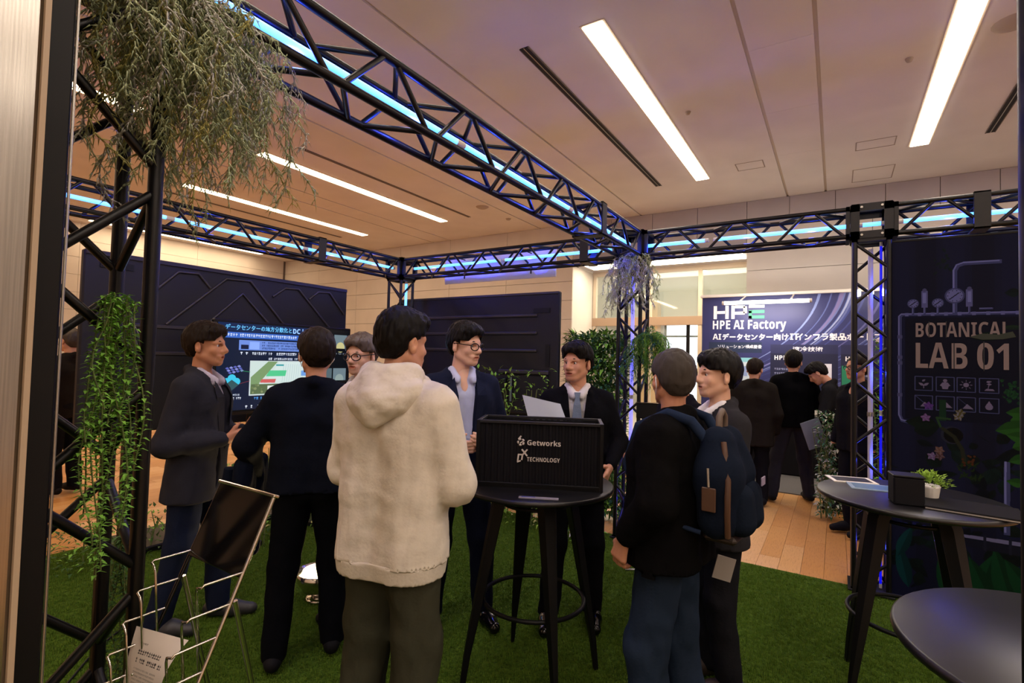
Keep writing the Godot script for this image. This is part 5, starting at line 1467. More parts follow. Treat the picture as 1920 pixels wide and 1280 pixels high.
class Net:
	var V := PackedVector3Array(); var N := PackedVector3Array(); var C := PackedColorArray(); var I := PackedInt32Array()
	func add(f: Field, tint = null) -> void:
		var nx := f.nx; var ny := f.ny; var nz := f.nz; var s := f.s
		var sx := 1; var sy := nx; var sz := nx * ny
		var ids := PackedInt32Array(); ids.resize(s.size()); ids.fill(-1)
		var off := [0, sx, sy, sx + sy, sz, sx + sz, sy + sz, sx + sy + sz]
		for z in nz - 1:
			for y in ny - 1:
				var i := (z * ny + y) * nx
				for x in nx - 1:
					var a := s[i]; var b := s[i + 1]
					var d := s[i + sy]; var e := s[i + sy + 1]
					var g := s[i + sz]; var h := s[i + sz + 1]
					var m := s[i + sz + sy]; var n := s[i + sz + sy + 1]
					var neg := int(a < 0.0) + int(b < 0.0) + int(d < 0.0) + int(e < 0.0) + int(g < 0.0) + int(h < 0.0) + int(m < 0.0) + int(n < 0.0)
					if neg != 0 and neg != 8:
						var p := Vector3.ZERO; var w := 0.0
						if (a < 0.0) != (b < 0.0): p += Vector3(a / (a - b), 0, 0); w += 1
						if (d < 0.0) != (e < 0.0): p += Vector3(d / (d - e), 1, 0); w += 1
						if (g < 0.0) != (h < 0.0): p += Vector3(g / (g - h), 0, 1); w += 1
						if (m < 0.0) != (n < 0.0): p += Vector3(m / (m - n), 1, 1); w += 1
						if (a < 0.0) != (d < 0.0): p += Vector3(0, a / (a - d), 0); w += 1
						if (b < 0.0) != (e < 0.0): p += Vector3(1, b / (b - e), 0); w += 1
						if (g < 0.0) != (m < 0.0): p += Vector3(0, g / (g - m), 1); w += 1
						if (h < 0.0) != (n < 0.0): p += Vector3(1, h / (h - n), 1); w += 1
						if (a < 0.0) != (g < 0.0): p += Vector3(0, 0, a / (a - g)); w += 1
						if (b < 0.0) != (h < 0.0): p += Vector3(1, 0, b / (b - h)); w += 1
						if (d < 0.0) != (m < 0.0): p += Vector3(0, 1, d / (d - m)); w += 1
						if (e < 0.0) != (n < 0.0): p += Vector3(1, 1, e / (e - n)); w += 1
						ids[i] = V.size()
						var at := f.o + (Vector3(x, y, z) + p / w) * f.c
						V.append(at)
						N.append(Vector3(b + e + h + n - a - d - g - m, d + e + m + n - a - b - g - h, g + h + m + n - a - b - d - e).normalized())
						C.append(tint.call(at) if tint != null else Color.WHITE)
					i += 1
		for z in range(1, nz - 1):
			for y in range(1, ny - 1):
				var i := (z * ny + y) * nx + 1
				for x in range(1, nx - 1):
					if ids[i] >= 0:
						var a := s[i] < 0.0
						if a != (s[i + 1] < 0.0): quad(ids[i - sy - sz], ids[i - sz], ids[i], ids[i - sy], not a)
						if a != (s[i + sy] < 0.0): quad(ids[i - sx - sz], ids[i - sx], ids[i], ids[i - sz], not a)
						if a != (s[i + sz] < 0.0): quad(ids[i - sx - sy], ids[i - sy], ids[i], ids[i - sx], not a)
					i += 1
	func quad(a: int, b: int, c: int, d: int, flip: bool) -> void:
		if a < 0 or b < 0 or c < 0 or d < 0: return
		if flip: I.append_array(PackedInt32Array([a, b, c, a, c, d]))
		else: I.append_array(PackedInt32Array([a, c, b, a, d, c]))
	func mesh() -> ArrayMesh:
		var arr := []; arr.resize(Mesh.ARRAY_MAX)
		arr[Mesh.ARRAY_VERTEX] = V; arr[Mesh.ARRAY_NORMAL] = N; arr[Mesh.ARRAY_COLOR] = C; arr[Mesh.ARRAY_INDEX] = I
		var m := ArrayMesh.new()
		m.add_surface_from_arrays(Mesh.PRIMITIVE_TRIANGLES, arr)
		return m

var folds: FastNoiseLite
var locks: FastNoiseLite

func hand(net: Net, wr: Vector3, d: Vector3, n: Vector3, left: bool, curl: float, sc: float, cell: float) -> void:
	d = d.normalized(); n = (n - d * n.dot(d)).normalized()
	var t := n.cross(d) if left else d.cross(n)
	var lo := wr - Vector3.ONE * 0.04; var hi := wr + Vector3.ONE * 0.04
	var bones := []
	for i in 4:
		var b := wr + (d * 0.088 + t * (0.027 - 0.0185 * i)) * sc
		bones.append([wr + (d * 0.01 + t * (0.016 - 0.011 * i)) * sc, b, 0.015 * sc, 0.0125 * sc])
		var f := d; var p := b
		var ln: float = [0.95, 1.05, 0.98, 0.78][i]
		for j in 3:
			f = f.rotated(n.cross(f).normalized() if false else d.cross(n).normalized(), curl * [0.55, 0.9, 0.6][j])
			var q: Vector3 = p + f * [0.042, 0.027, 0.022][j] * ln * sc
			bones.append([p, q, [0.0092, 0.0085, 0.0078][j] * sc, [0.0085, 0.0078, 0.0066][j] * sc])
			p = q
	var tb := wr + (d * 0.022 + t * 0.022 + n * 0.006) * sc
	var td := (d * 0.75 + t * 0.62 + n * 0.3).normalized()
	var t1 := tb + td * 0.042 * sc
	bones.append([tb, t1, 0.0135 * sc, 0.011 * sc])
	var td2 := (td * 0.8 + d * 0.35 + n * 0.35 * curl).normalized()
	bones.append([t1, t1 + td2 * 0.032 * sc, 0.0105 * sc, 0.0082 * sc])
	bones.append([wr - d * 0.05 * sc, wr + d * 0.012 * sc, 0.025 * sc, 0.022 * sc])
	for b in bones:
		for e in [b[0], b[1]]:
			lo = Vector3(minf(lo.x, e.x - 0.03), minf(lo.y, e.y - 0.03), minf(lo.z, e.z - 0.03)); hi = Vector3(maxf(hi.x, e.x + 0.03), maxf(hi.y, e.y + 0.03), maxf(hi.z, e.z + 0.03))
	var f := Field.new(lo, hi, cell, 0.0035)
	for b in bones: f.cap(b[0], b[1], b[2], b[3])
	f.done(); net.add(f)

func v3(a: Array) -> Vector3: return Vector3(a[0], a[1], a[2])

func person(label: String, at: Vector2, facing: Vector2, sp: Dictionary) -> Node3D:
	var o := thing("person", label, "person", Vector3(at.x, 0.004, at.y), atan2(facing.x, facing.y))
	var sc: float = sp.get("h", 1.72) / 1.75
	var q: float = sp.get("cell", 0.014)
	var fine: float = sp.get("fine", 0.0065)
	var skin: Material = sp.get("skin", M.skin)
	var up := Transform3D(Basis(Vector3.UP, sp.get("twist", 0.0)) * Basis(Vector3.RIGHT, sp.get("lean", 0.0)), Vector3(0, 0.95, 0)) * Transform3D(Basis(), Vector3(0, -0.95, 0))
	var ch: float = sp.get("girth", 1.0)
	var S := func(a: Array) -> Vector3: return v3(a) * sc
	var U := func(a: Array) -> Vector3: return (up * v3(a)) * sc
	# joints
	var sh := {}; var el := {}; var wr := {}; var kn := {}; var an := {}
	var side_names := ["r", "l"]
	for k in 2:
		var n: String = side_names[k]; var g := -1.0 if k == 0 else 1.0
		sh[n] = U.call([g * 0.176, 1.375, -0.012])
		var arm: Array = sp.get("arm_" + n, [])
		el[n] = (U.call(arm[0]) if arm else U.call([g * 0.245, 1.09, -0.03]))
		wr[n] = (U.call(arm[1]) if arm else U.call([g * 0.25, 0.85, 0.05]))
		var ft: Array = sp.get("foot_" + n, [g * 0.1, 0.0])
		an[n] = Vector3(ft[0], 0.09, ft[1] - 0.03) * sc
		kn[n] = Vector3((ft[0] + g * 0.1) / 2, 0.5, ft[1] * 0.5 + 0.025) * sc
	var hem: float = sp.get("hem", 0.80)
	var hem_y := hem * sc
	var iu := up.affine_inverse()
	# trousers
	var tf := Field.new(Vector3(-0.42, 0.0, -0.42) * sc, Vector3(0.42, 1.12, 0.42) * sc, q, 0.012)
	for k in 2:
		var n: String = side_names[k]; var g := -1.0 if k == 0 else 1.0
		var tw: float = sp.get("trouser", 1.0)
		tf.cap(S.call([g * 0.07, 1.0, 0.0]), S.call([g * 0.075, 0.92, -0.015]), 0.098 * sc, 0.106 * sc)
		tf.cap(S.call([g * 0.086, 0.90, -0.005]), kn[n], 0.096 * sc, 0.076 * sc * tw)
		tf.cap(kn[n], an[n] + Vector3(0, -0.03, 0.0), 0.075 * sc * tw, 0.064 * sc * tw)
	tf.done()
	var amp: float = sp.get("crease", 0.006)
	var tcut := 0.045 * sc
	tf.shape(func(p: Vector3, d: float) -> float: return maxf(d + folds.get_noise_3d(p.x * 1.3, p.y * 0.8, p.z * 1.3) * amp * 1.3, tcut - p.y))
	var net := Net.new(); net.add(tf)
	part(o, "trousers", net.mesh(), sp.trousers)
	# shoes
	for k in 2:
		var n: String = side_names[k]; var g := -1.0 if k == 0 else 1.0
		var a: Vector3 = an[n]
		var f := Field.new(Vector3(a.x - 0.09, -0.02, a.z - 0.12), Vector3(a.x + 0.09, 0.17, a.z + 0.26), maxf(0.009, q * 0.75), 0.012)
		f.cap(Vector3(a.x, 0.045, a.z - 0.045), Vector3(a.x + g * 0.008, 0.04, a.z + 0.08), 0.038, 0.044)
		f.cap(Vector3(a.x + g * 0.008, 0.04, a.z + 0.08), Vector3(a.x + g * 0.014, 0.032, a.z + 0.185), 0.044, 0.034)
		f.cap(Vector3(a.x, 0.06, a.z), Vector3(a.x, 0.12, a.z - 0.005), 0.042, 0.04)
		f.done()
		f.shape(func(p: Vector3, d: float) -> float: return maxf(d, 0.004 - p.y))
		var sn := Net.new(); sn.add(f)
		part(o, "shoe", sn.mesh(), sp.get("shoes", M.black))
	# upper garment
	var puff: float = sp.get("puff", 0.0)
	var lo := Vector3(-0.5, hem - 0.02, -0.5); var hi := Vector3(0.5, 1.58, 0.62)
	for n in side_names:
		for e in [el[n], wr[n]]:
			var v: Vector3 = e / sc
			lo = Vector3(minf(lo.x, v.x - 0.12), minf(lo.y, v.y - 0.12), minf(lo.z, v.z - 0.12)); hi = Vector3(maxf(hi.x, v.x + 0.12), hi.y, maxf(hi.z, v.z + 0.12))
	var torso := func(f: Field, grow: float) -> void:
		for g in [-1.0, 1.0]:
			f.cap(U.call([g * 0.085, hem - 0.03, -0.005]), U.call([g * 0.075, 1.06, 0.005]), (0.128 * ch + grow) * sc, (0.115 * ch + grow) * sc)
			f.cap(U.call([g * 0.075, 1.06, 0.005]), U.call([g * 0.085, 1.29, 0.005]), (0.118 * ch + grow) * sc, (0.12 + grow) * sc)
			f.cap(U.call([g * 0.085, 1.29, 0.0]), U.call([g * 0.125, 1.365, -0.015]), (0.115 + grow) * sc, (0.074 + grow) * sc)
			f.cap(U.call([g * 0.04, 1.425, -0.022]), U.call([g * 0.15, 1.382, -0.018]), (0.056 + grow) * sc, (0.058 + grow) * sc)
	var jf := Field.new(lo * sc, hi * sc, q, 0.0125)
	torso.call(jf, puff)
	var no_sleeves: bool = sp.get("sleeveless", false)
	for n in side_names:
		var e: Vector3 = el[n]; var w: Vector3 = wr[n]; var s0: Vector3 = sh[n]
		jf.cap(s0, e, (0.066 + puff) * sc, (0.056 + puff) * sc)
		jf.cap(e, w - (w - e).normalized() * 0.03, (0.053 + puff) * sc, (0.041 + puff * 0.7) * sc)
	if sp.has("hood"):
		var hoodf := Field.new(Vector3(-0.26, 1.22, -0.32) * sc, Vector3(0.26, 1.64, 0.2) * sc, q * 0.9, 0.014)
		for g in [-1.0, 1.0]:
			hoodf.cap(U.call([g * 0.03, 1.50, -0.105]), U.call([g * 0.085, 1.50, -0.045]), 0.034 * sc, 0.036 * sc)
			hoodf.cap(U.call([g * 0.085, 1.50, -0.045]), U.call([g * 0.082, 1.455, 0.05]), 0.036 * sc, 0.03 * sc)
			hoodf.cap(U.call([g * 0.082, 1.455, 0.05]), U.call([g * 0.03, 1.40, 0.105]), 0.03 * sc, 0.022 * sc)
			hoodf.cap(U.call([g * 0.03, 1.47, -0.115]), U.call([g * 0.11, 1.44, -0.08]), 0.05 * sc, 0.045 * sc)
			hoodf.cap(U.call([g * 0.0, 1.40, -0.15]), U.call([g * 0.085, 1.41, -0.125]), 0.058 * sc, 0.05 * sc)
			hoodf.cap(U.call([g * 0.0, 1.355, -0.155]), U.call([g * 0.05, 1.375, -0.145]), 0.04 * sc, 0.038 * sc)
		hoodf.done()
		hoodf.shape(func(p: Vector3, d: float) -> float: return d + folds.get_noise_3d(p.x * 1.4 + 3.0, p.y * 2.0, p.z * 1.4) * 0.008)
		var hoodn := Net.new(); hoodn.add(hoodf); part(o, "hood", hoodn.mesh(), sp.top)
	elif sp.get("collar", true):
		for g in [-1.0, 1.0]:
			jf.cap(U.call([g * 0.0, 1.478, -0.082]), U.call([g * 0.068, 1.462, -0.035]), 0.022 * sc, 0.021 * sc)
			jf.cap(U.call([g * 0.068, 1.462, -0.035]), U.call([g * 0.072, 1.43, 0.045]), 0.021 * sc, 0.018 * sc)
	jf.done()
	var opened: float = sp.get("open", 0.0)       # 0 closed, else height of the lowest open point of the front
	var wide: float = sp.get("open_wide", 0.07)
	var wr_r: Vector3 = wr["r"]; var wr_l: Vector3 = wr["l"]
	var crease := amp
	jf.shape(func(p: Vector3, d: float) -> float:
		var v := iu * (p / sc)
		d += (folds.get_noise_3d(p.x * 1.5, p.y * 0.55 + p.x * 0.4, p.z * 1.5) + 0.35 * folds.get_noise_3d(p.x * 0.9 + 9.0, p.y * 2.2, p.z * 0.9)) * crease
		var arm := absf(v.x) > 0.235
		if not arm: d = maxf(d, (hem - v.y) * sc)
		if opened > 0.0 and v.z > 0.03 and v.y > opened:
			var half := 0.012 + wide * clampf((v.y - opened) / (1.44 - opened), 0.0, 1.0)
			d = maxf(d, minf(half - absf(v.x), minf(v.z - 0.03, v.y - opened)) * sc)
		return d)
	net = Net.new(); net.add(jf)
	var coat := part(o, sp.get("top_name", "jacket"), net.mesh(), sp.top)
	if sp.get("sweat", false):
		var band := Field.new(Vector3(-0.3, hem - 0.1, -0.3) * sc, Vector3(0.3, hem + 0.06, 0.3) * sc, q * 0.85, 0.02)
		for g in [-1.0, 1.0]: band.cap(U.call([g * 0.08, hem - 0.06, -0.005]), U.call([g * 0.08, hem + 0.01, -0.005]), (0.116 + puff) * sc, (0.126 + puff) * sc)
		band.done()
		band.shape(func(p: Vector3, d: float) -> float: return maxf(d, maxf(p.y - (hem + 0.012) * sc, (hem - 0.055) * sc - p.y)))
		var bn := Net.new(); bn.add(band); part(coat, "hem_band", bn.mesh(), sp.top)
	# shirt under an open front
	if opened > 0.0:
		var sf := Field.new(Vector3(-0.26, minf(0.86, hem), -0.26) * sc + Vector3(0, 0, minf(0.0, 0.3 * sin(sp.get("lean", 0.0)))), Vector3(0.26, 1.56, 0.4) * sc, q, 0.012)
		for g in [-1.0, 1.0]:
			sf.cap(U.call([g * 0.07, 0.9, 0.0]), U.call([g * 0.07, 1.08, 0.005]), 0.108 * ch * sc, 0.104 * ch * sc)
			sf.cap(U.call([g * 0.07, 1.08, 0.005]), U.call([g * 0.062, 1.31, 0.012]), 0.104 * ch * sc, 0.088 * sc)
			sf.cap(U.call([g * 0.04, 1.385, 0.0]), U.call([g * 0.075, 1.36, -0.01]), 0.056 * sc, 0.05 * sc)
			sf.cap(U.call([g * 0.045, 1.465, -0.045]), U.call([g * 0.062, 1.47, 0.0]), 0.022 * sc, 0.017 * sc)
			sf.cap(U.call([g * 0.062, 1.47, 0.0]), U.call([g * (0.022 if sp.has("tie") else 0.045), 1.425, 0.082]), 0.017 * sc, 0.014 * sc)
			sf.cap(U.call([g * 0.05, 1.44, 0.04]), U.call([g * (0.026 if sp.has("tie") else 0.05), 1.405, 0.092]), 0.016 * sc, 0.011 * sc)
		sf.done()
		var has_tie: bool = sp.has("tie")
		sf.shape(func(p: Vector3, d: float) -> float:
			var v := iu * (p / sc)
			if v.z > 0.03 and v.y > 1.38 and not has_tie: d = maxf(d, minf((v.y - 1.38) * 0.5 - absf(v.x), v.z - 0.03) * sc)
			return d)
		net = Net.new(); net.add(sf)
		part(o, "shirt", net.mesh(), sp.shirt)
		if sp.has("tie"):
			var tie := MB.new()
			var pts := []
			var prof := [[1.437, 0.02, 0.108], [1.402, 0.013, 0.116], [1.36, 0.022, 0.126], [1.2, 0.036, 0.133], [1.02, 0.04, 0.13], [0.99, 0.004, 0.13]]
			for i in prof.size() - 1:
				var a: Array = prof[i]; var b: Array = prof[i + 1]
				var qd := [U.call([-a[1], a[0], a[2]]), U.call([a[1], a[0], a[2]]), U.call([b[1], b[0], b[2]]), U.call([-b[1], b[0], b[2]])]
				var pd := [U.call([-a[1], a[0], a[2] - 0.012]), U.call([a[1], a[0], a[2] - 0.012]), U.call([b[1], b[0], b[2] - 0.012]), U.call([-b[1], b[0], b[2] - 0.012])]
				tie.flat()
				tie.face(qd.duplicate(), up.basis * Vector3(0, 0, 1))
				tie.face([qd[1], qd[2], pd[2], pd[1]], up.basis * Vector3(1, 0, 0)); tie.face([qd[0], qd[3], pd[3], pd[0]], up.basis * Vector3(-1, 0, 0))
			built(o, "tie", tie, sp.tie)
		for g in [-1.0, 1.0]:       # lapels
			if sp.get("lapel", true):
				var lp := MB.new()
				var at_y := func(y: float) -> float: return 0.012 + wide * clampf((y - opened) / (1.44 - opened), 0.0, 1.0)
				var z0 := 0.134 * ch + puff
				var pts := [[at_y.call(1.43), 1.43, 0.085], [at_y.call(1.36) + 0.055, 1.375, z0 - 0.03], [at_y.call(1.33) + 0.06, 1.33, z0 - 0.015], [at_y.call(opened + 0.02) + 0.006, opened + 0.02, z0 + 0.014], [at_y.call(opened + 0.15), opened + 0.15, z0 + 0.012], [at_y.call(1.33), 1.33, z0 + 0.004]]
				var pp := []
				for v in pts: pp.append(U.call([g * v[0], v[1], v[2]]))
				lp.flat()
				lp.face([pp[0], pp[1], pp[2], pp[5]], up.basis * Vector3(0, 0, 1)); lp.face([pp[5], pp[2], pp[3], pp[4]], up.basis * Vector3(0, 0, 1))
				var mm: StandardMaterial3D = sp.top
				built(coat, "lapel", lp, mm)
	# skin: coarse body, fine head and hands, one mesh
	var hd := up * Transform3D(Basis(Vector3.UP, sp.get("head_yaw", 0.0)) * Basis(Vector3.RIGHT, sp.get("head_pitch", 0.0)) * Basis(Vector3.BACK, sp.get("head_roll", 0.0)), Vector3(0, 1.478, -0.005))
	hd = Transform3D(hd.basis, hd.origin * sc)
	var body := Net.new()
	var bf := Field.new(Vector3(minf(-0.35, lo.x), 0.03, minf(-0.35, lo.z)) * sc, Vector3(maxf(0.35, hi.x), 1.54, hi.z) * sc, 0.022, 0.02)
	bf.cap(U.call([0, 1.0, 0.01]), U.call([0, 1.34, 0.01]), 0.075 * sc, 0.062 * sc)
	bf.cap(U.call([0, 1.34, 0.005]), U.call([0, 1.48, -0.01]), 0.052 * sc, 0.048 * sc)
	for n in side_names:
		var g := -1.0 if n == "r" else 1.0
		bf.cap(U.call([g * 0.06, 1.38, -0.01]), sh[n], 0.04 * sc, 0.04 * sc)
		bf.cap(sh[n], el[n], 0.038 * sc, 0.033 * sc); bf.cap(el[n], wr[n], 0.033 * sc, 0.027 * sc)
		bf.cap(S.call([g * 0.08, 0.95, 0]), kn[n], 0.06 * sc, 0.05 * sc); bf.cap(kn[n], an[n], 0.045 * sc, 0.035 * sc)
	bf.done(); body.add(bf)
	var H := func(a: Array) -> Vector3: return hd * (v3(a) * sc)
	var hl := Vector3(-0.14, -0.06, -0.15) * sc; var hh := Vector3(0.14, 0.31, 0.17) * sc
	var hf := Field.new(hl, hh, fine, 0.0065)
	var h := func(a: Array) -> Vector3: return v3(a) * sc
	hf.ell(h.call([0, 0.182, -0.008]), Vector3(0.077, 0.091, 0.096) * sc)
	hf.ell(h.call([0, 0.118, 0.03]), Vector3(0.062, 0.084, 0.064) * sc)
	for g in [-1.0, 1.0]:
		hf.cap(h.call([g * 0.046, 0.088, 0.0]), h.call([g * 0.02, 0.052, 0.068]), 0.026 * sc, 0.023 * sc)
		hf.ell(h.call([g * 0.037, 0.114, 0.068]), Vector3(0.024, 0.024, 0.018) * sc)
		hf.cap(h.call([g * 0.047, 0.165, 0.068]), h.call([g * 0.012, 0.168, 0.087]), 0.012 * sc, 0.012 * sc)
		hf.ell(h.call([g * 0.014, 0.110, 0.098]), Vector3(0.009, 0.008, 0.010) * sc)
	hf.cap(h.call([0, 0.16, 0.089]), h.call([0, 0.118, 0.116]), 0.0095 * sc, 0.0135 * sc)
	hf.ell(h.call([0, 0.085, 0.090]), Vector3(0.025, 0.008, 0.012) * sc)
	hf.ell(h.call([0, 0.072, 0.087]), Vector3(0.021, 0.008, 0.012) * sc)
	hf.ell(h.call([0, 0.046, 0.080]), Vector3(0.022, 0.017, 0.018) * sc)
	hf.cap(h.call([0, -0.05, -0.012]), h.call([0, 0.09, -0.005]), 0.054 * sc, 0.05 * sc)
	hf.done()
	hf.shape(func(p: Vector3, d: float) -> float:   # eye hollows and the line of the mouth
		var v := p / sc
		for g in [-1.0, 1.0]:
			var e := Vector3((v.x - g * 0.031) / 0.021, (v.y - 0.146) / 0.0105, (v.z - 0.094) / 0.018)
			d = maxf(d, (1.0 - e.length()) * 0.012)
		var m := Vector3(v.x / 0.025, (v.y - 0.0785) / 0.0045, (v.z - 0.106) / 0.013)
		return maxf(d, (1.0 - m.length()) * 0.0045))
	var before := body.V.size()
	body.add(hf, func(p: Vector3) -> Color:
		var v := p / sc
		if absf(v.x) < 0.024 and absf(v.y - 0.0785) < 0.0095 - absf(v.x) * 0.22 and v.z > 0.07: return Color(0.74, 0.46, 0.44)
		return Color.WHITE)
	for g in [-1.0, 1.0]:       # ears
		var ef := Field.new(Vector3(g * 0.085 - 0.03, 0.085, -0.05) * sc, Vector3(g * 0.085 + 0.03, 0.185, 0.035) * sc, fine * 0.75, 0.004)
		ef.ell(h.call([g * 0.081, 0.136, -0.006]), Vector3(0.010, 0.031, 0.018) * sc, Basis(Vector3.UP, g * 0.35) * Basis(Vector3.RIGHT, -0.15))
		ef.cap(h.call([g * 0.079, 0.108, 0.0]), h.call([g * 0.08, 0.114, -0.004]), 0.008 * sc, 0.01 * sc)
		ef.done()
		ef.shape(func(p: Vector3, d: float) -> float:
			var v := p / sc
			var e := Vector3((v.x - g * 0.094) / 0.009, (v.y - 0.139) / 0.019, (v.z + 0.004) / 0.010)
			return maxf(d, (1.0 - e.length()) * 0.008))
		body.add(ef)
	for i in range(before, body.V.size()):
		body.V[i] = hd * body.V[i]; body.N[i] = hd.basis * body.N[i]
	for n in side_names:
		var hs: Array = sp.get("hand_" + n, [])
		if hs.is_empty() and not sp.get("hands", true): continue
		var d: Vector3 = (wr[n] - el[n]).normalized()
		var pn := Vector3(1.0 if n == "r" else -1.0, 0, 0)
		var curl := 0.55
		if hs:
			d = v3(hs[0]).normalized(); pn = v3(hs[1]); curl = hs[2]
		hand(body, wr[n], d, pn, n == "l", curl, sc, sp.get("hand_cell", 0.0055))
	part(o, "body", body.mesh(), skin)
	# eyes
	for g in [-1.0, 1.0]:
		var ball := MB.new()
		ball.lathe([[0.001, -0.0105], [0.0073, -0.0075], [0.0105, 0.0], [0.0073, 0.0075], [0.001, 0.0105]], 12)
		var e := part(o, "eye", ball.mesh(), M.eye); e.transform = Transform3D(hd.basis.scaled_local(Vector3.ONE * sc), H.call([g * 0.031, 0.145, 0.076]))
		var ir := MB.new(); ir.lathe([[0.0053, 0.0], [0.004, 0.0018], [0.001, 0.0024]], 12)
		var j := part(e, "iris", ir.mesh(), M.iris); j.transform = Transform3D(Basis(Vector3.RIGHT, PI / 2), Vector3(0, 0, 0.0092))
	# hair
	if sp.has("hair"):
		var st: String = sp.get("style", "short")
		var rf := Field.new(Vector3(-0.13, 0.02, -0.16) * sc, Vector3(0.13, 0.33, 0.17) * sc, fine * 1.1, 0.012)
		var g2: float = {"short": 0.010, "full": 0.016, "thin": 0.005, "long": 0.018}[st]
		rf.ell(h.call([0, 0.186, -0.012]), (Vector3(0.076, 0.09, 0.096) + Vector3.ONE * g2) * sc)
		rf.ell(h.call([0, 0.125, -0.052]), Vector3(0.064 + g2 * 0.4, 0.075, 0.048 + g2 * 0.4) * sc)
		if st != "thin":
			rf.ell(h.call([0.0, 0.235, 0.055]), Vector3(0.066, 0.036, 0.05) * sc)
		for g in [-1.0, 1.0]:
			rf.ell(h.call([g * 0.068, 0.178, 0.012]), Vector3(0.012 + g2 * 0.4, 0.034, 0.028) * sc)
		if st == "long":
			for g in [-1.0, 1.0]: rf.ell(h.call([g * 0.072, 0.14, -0.02]), Vector3(0.022, 0.07, 0.05) * sc)
		rf.done()
		var line_y: float = sp.get("hairline", 0.215)
		rf.shape(func(p: Vector3, d: float) -> float:
			var v := p / sc
			d += locks.get_noise_3d(v.x * 1.6, v.y * 0.5, v.z * 1.6) * (0.006 if st != "thin" else 0.003) + maxf(0.0, 0.125 - v.y) * 0.16
			var fc := Vector3(v.x / 0.084, (v.y - (line_y - 0.115)) / 0.115, (v.z - 0.10) / 0.066)
			d = maxf(d, (1.0 - fc.length()) * 0.06)
			for g in [-1.0, 1.0]:
				if st != "long":
					var ec := Vector3((v.x - g * 0.09) / 0.034, (v.y - 0.118) / 0.046, (v.z - 0.004) / 0.034)
					d = maxf(d, (1.0 - ec.length()) * 0.03)
			d = maxf(d, minf(v.z - 0.022, 0.172 - v.y))
			d = maxf(d, 0.072 - v.y + maxf(0.0, v.z + 0.03) * 0.9)
			return d)
		var hn := Net.new(); hn.add(rf)
		for i in hn.V.size(): hn.V[i] = hd * hn.V[i]; hn.N[i] = hd.basis * hn.N[i]
		part(o, "hair", hn.mesh(), sp.hair)
		for g in [-1.0, 1.0]:
			var br := MB.new()
			br.tube(PackedVector3Array([H.call([g * 0.049, 0.166, 0.077]), H.call([g * 0.032, 0.173, 0.090]), H.call([g * 0.014, 0.169, 0.097])]), [0.002, 0.0038, 0.003], 6)
			built(o, "eyebrow", br, sp.hair)
	if sp.get("glasses", false):
		var gl := Node3D.new(); put(o, gl, "eyeglasses")
		for g in [-1.0, 1.0]:
			var rim := MB.new(); var pts := PackedVector3Array()
			for i in 16:
				var a := TAU * i / 16.0
				pts.append(H.call([g * 0.035 + 0.028 * cos(a), 0.143 + 0.021 * sin(a), 0.116 - 0.016 * absf(g * 0.035 + 0.028 * cos(a)) / 0.06]))
			rim.tube(pts, 0.0032, 6, false, true)
			built(gl, "rim", rim, M.black_gloss)
			var tm := MB.new()
			tm.tube(PackedVector3Array([H.call([g * 0.063, 0.15, 0.1]), H.call([g * 0.084, 0.151, 0.03]), H.call([g * 0.088, 0.149, -0.01])]), 0.003, 6)
			built(gl, "temple", tm, M.black_gloss)
		var bd := MB.new(); bd.tube(PackedVector3Array([H.call([-0.008, 0.148, 0.114]), H.call([0, 0.151, 0.117]), H.call([0.008, 0.148, 0.114])]), 0.002, 6)
		built(gl, "bridge", bd, M.black_gloss)
	if sp.get("mask", false):
		var mk := MB.new()
		mk.smooth()
		var grid := []
		for i in 7:
			var rowp := []
			for j in 9:
				var u := (j - 4) / 4.0; var v := i / 6.0
				rowp.append(H.call([u * (0.062 - 0.012 * absf(v - 0.4)), 0.13 - v * 0.088, 0.112 - 0.065 * u * u - 0.02 * absf(v - 0.35)]))
			grid.append(rowp)
		for i in 6:
			for j in 8: mk.quad(grid[i + 1][j], grid[i + 1][j + 1], grid[i][j + 1], grid[i][j])
		var mw := mat(Color("e9ecf0"), 0.8); mw.cull_mode = BaseMaterial3D.CULL_DISABLED
		var me := built(o, "face_mask", mk, mw)
		for g in [-1.0, 1.0]:
			var lp := MB.new()
			lp.tube(PackedVector3Array([H.call([g * 0.058, 0.12, 0.052]), H.call([g * 0.078, 0.155, 0.012]), H.call([g * 0.09, 0.15, -0.018]), H.call([g * 0.088, 0.115, -0.022]), H.call([g * 0.07, 0.075, 0.02])]), 0.0018, 5)
			built(me, "ear_loop", lp, mw)
	return o

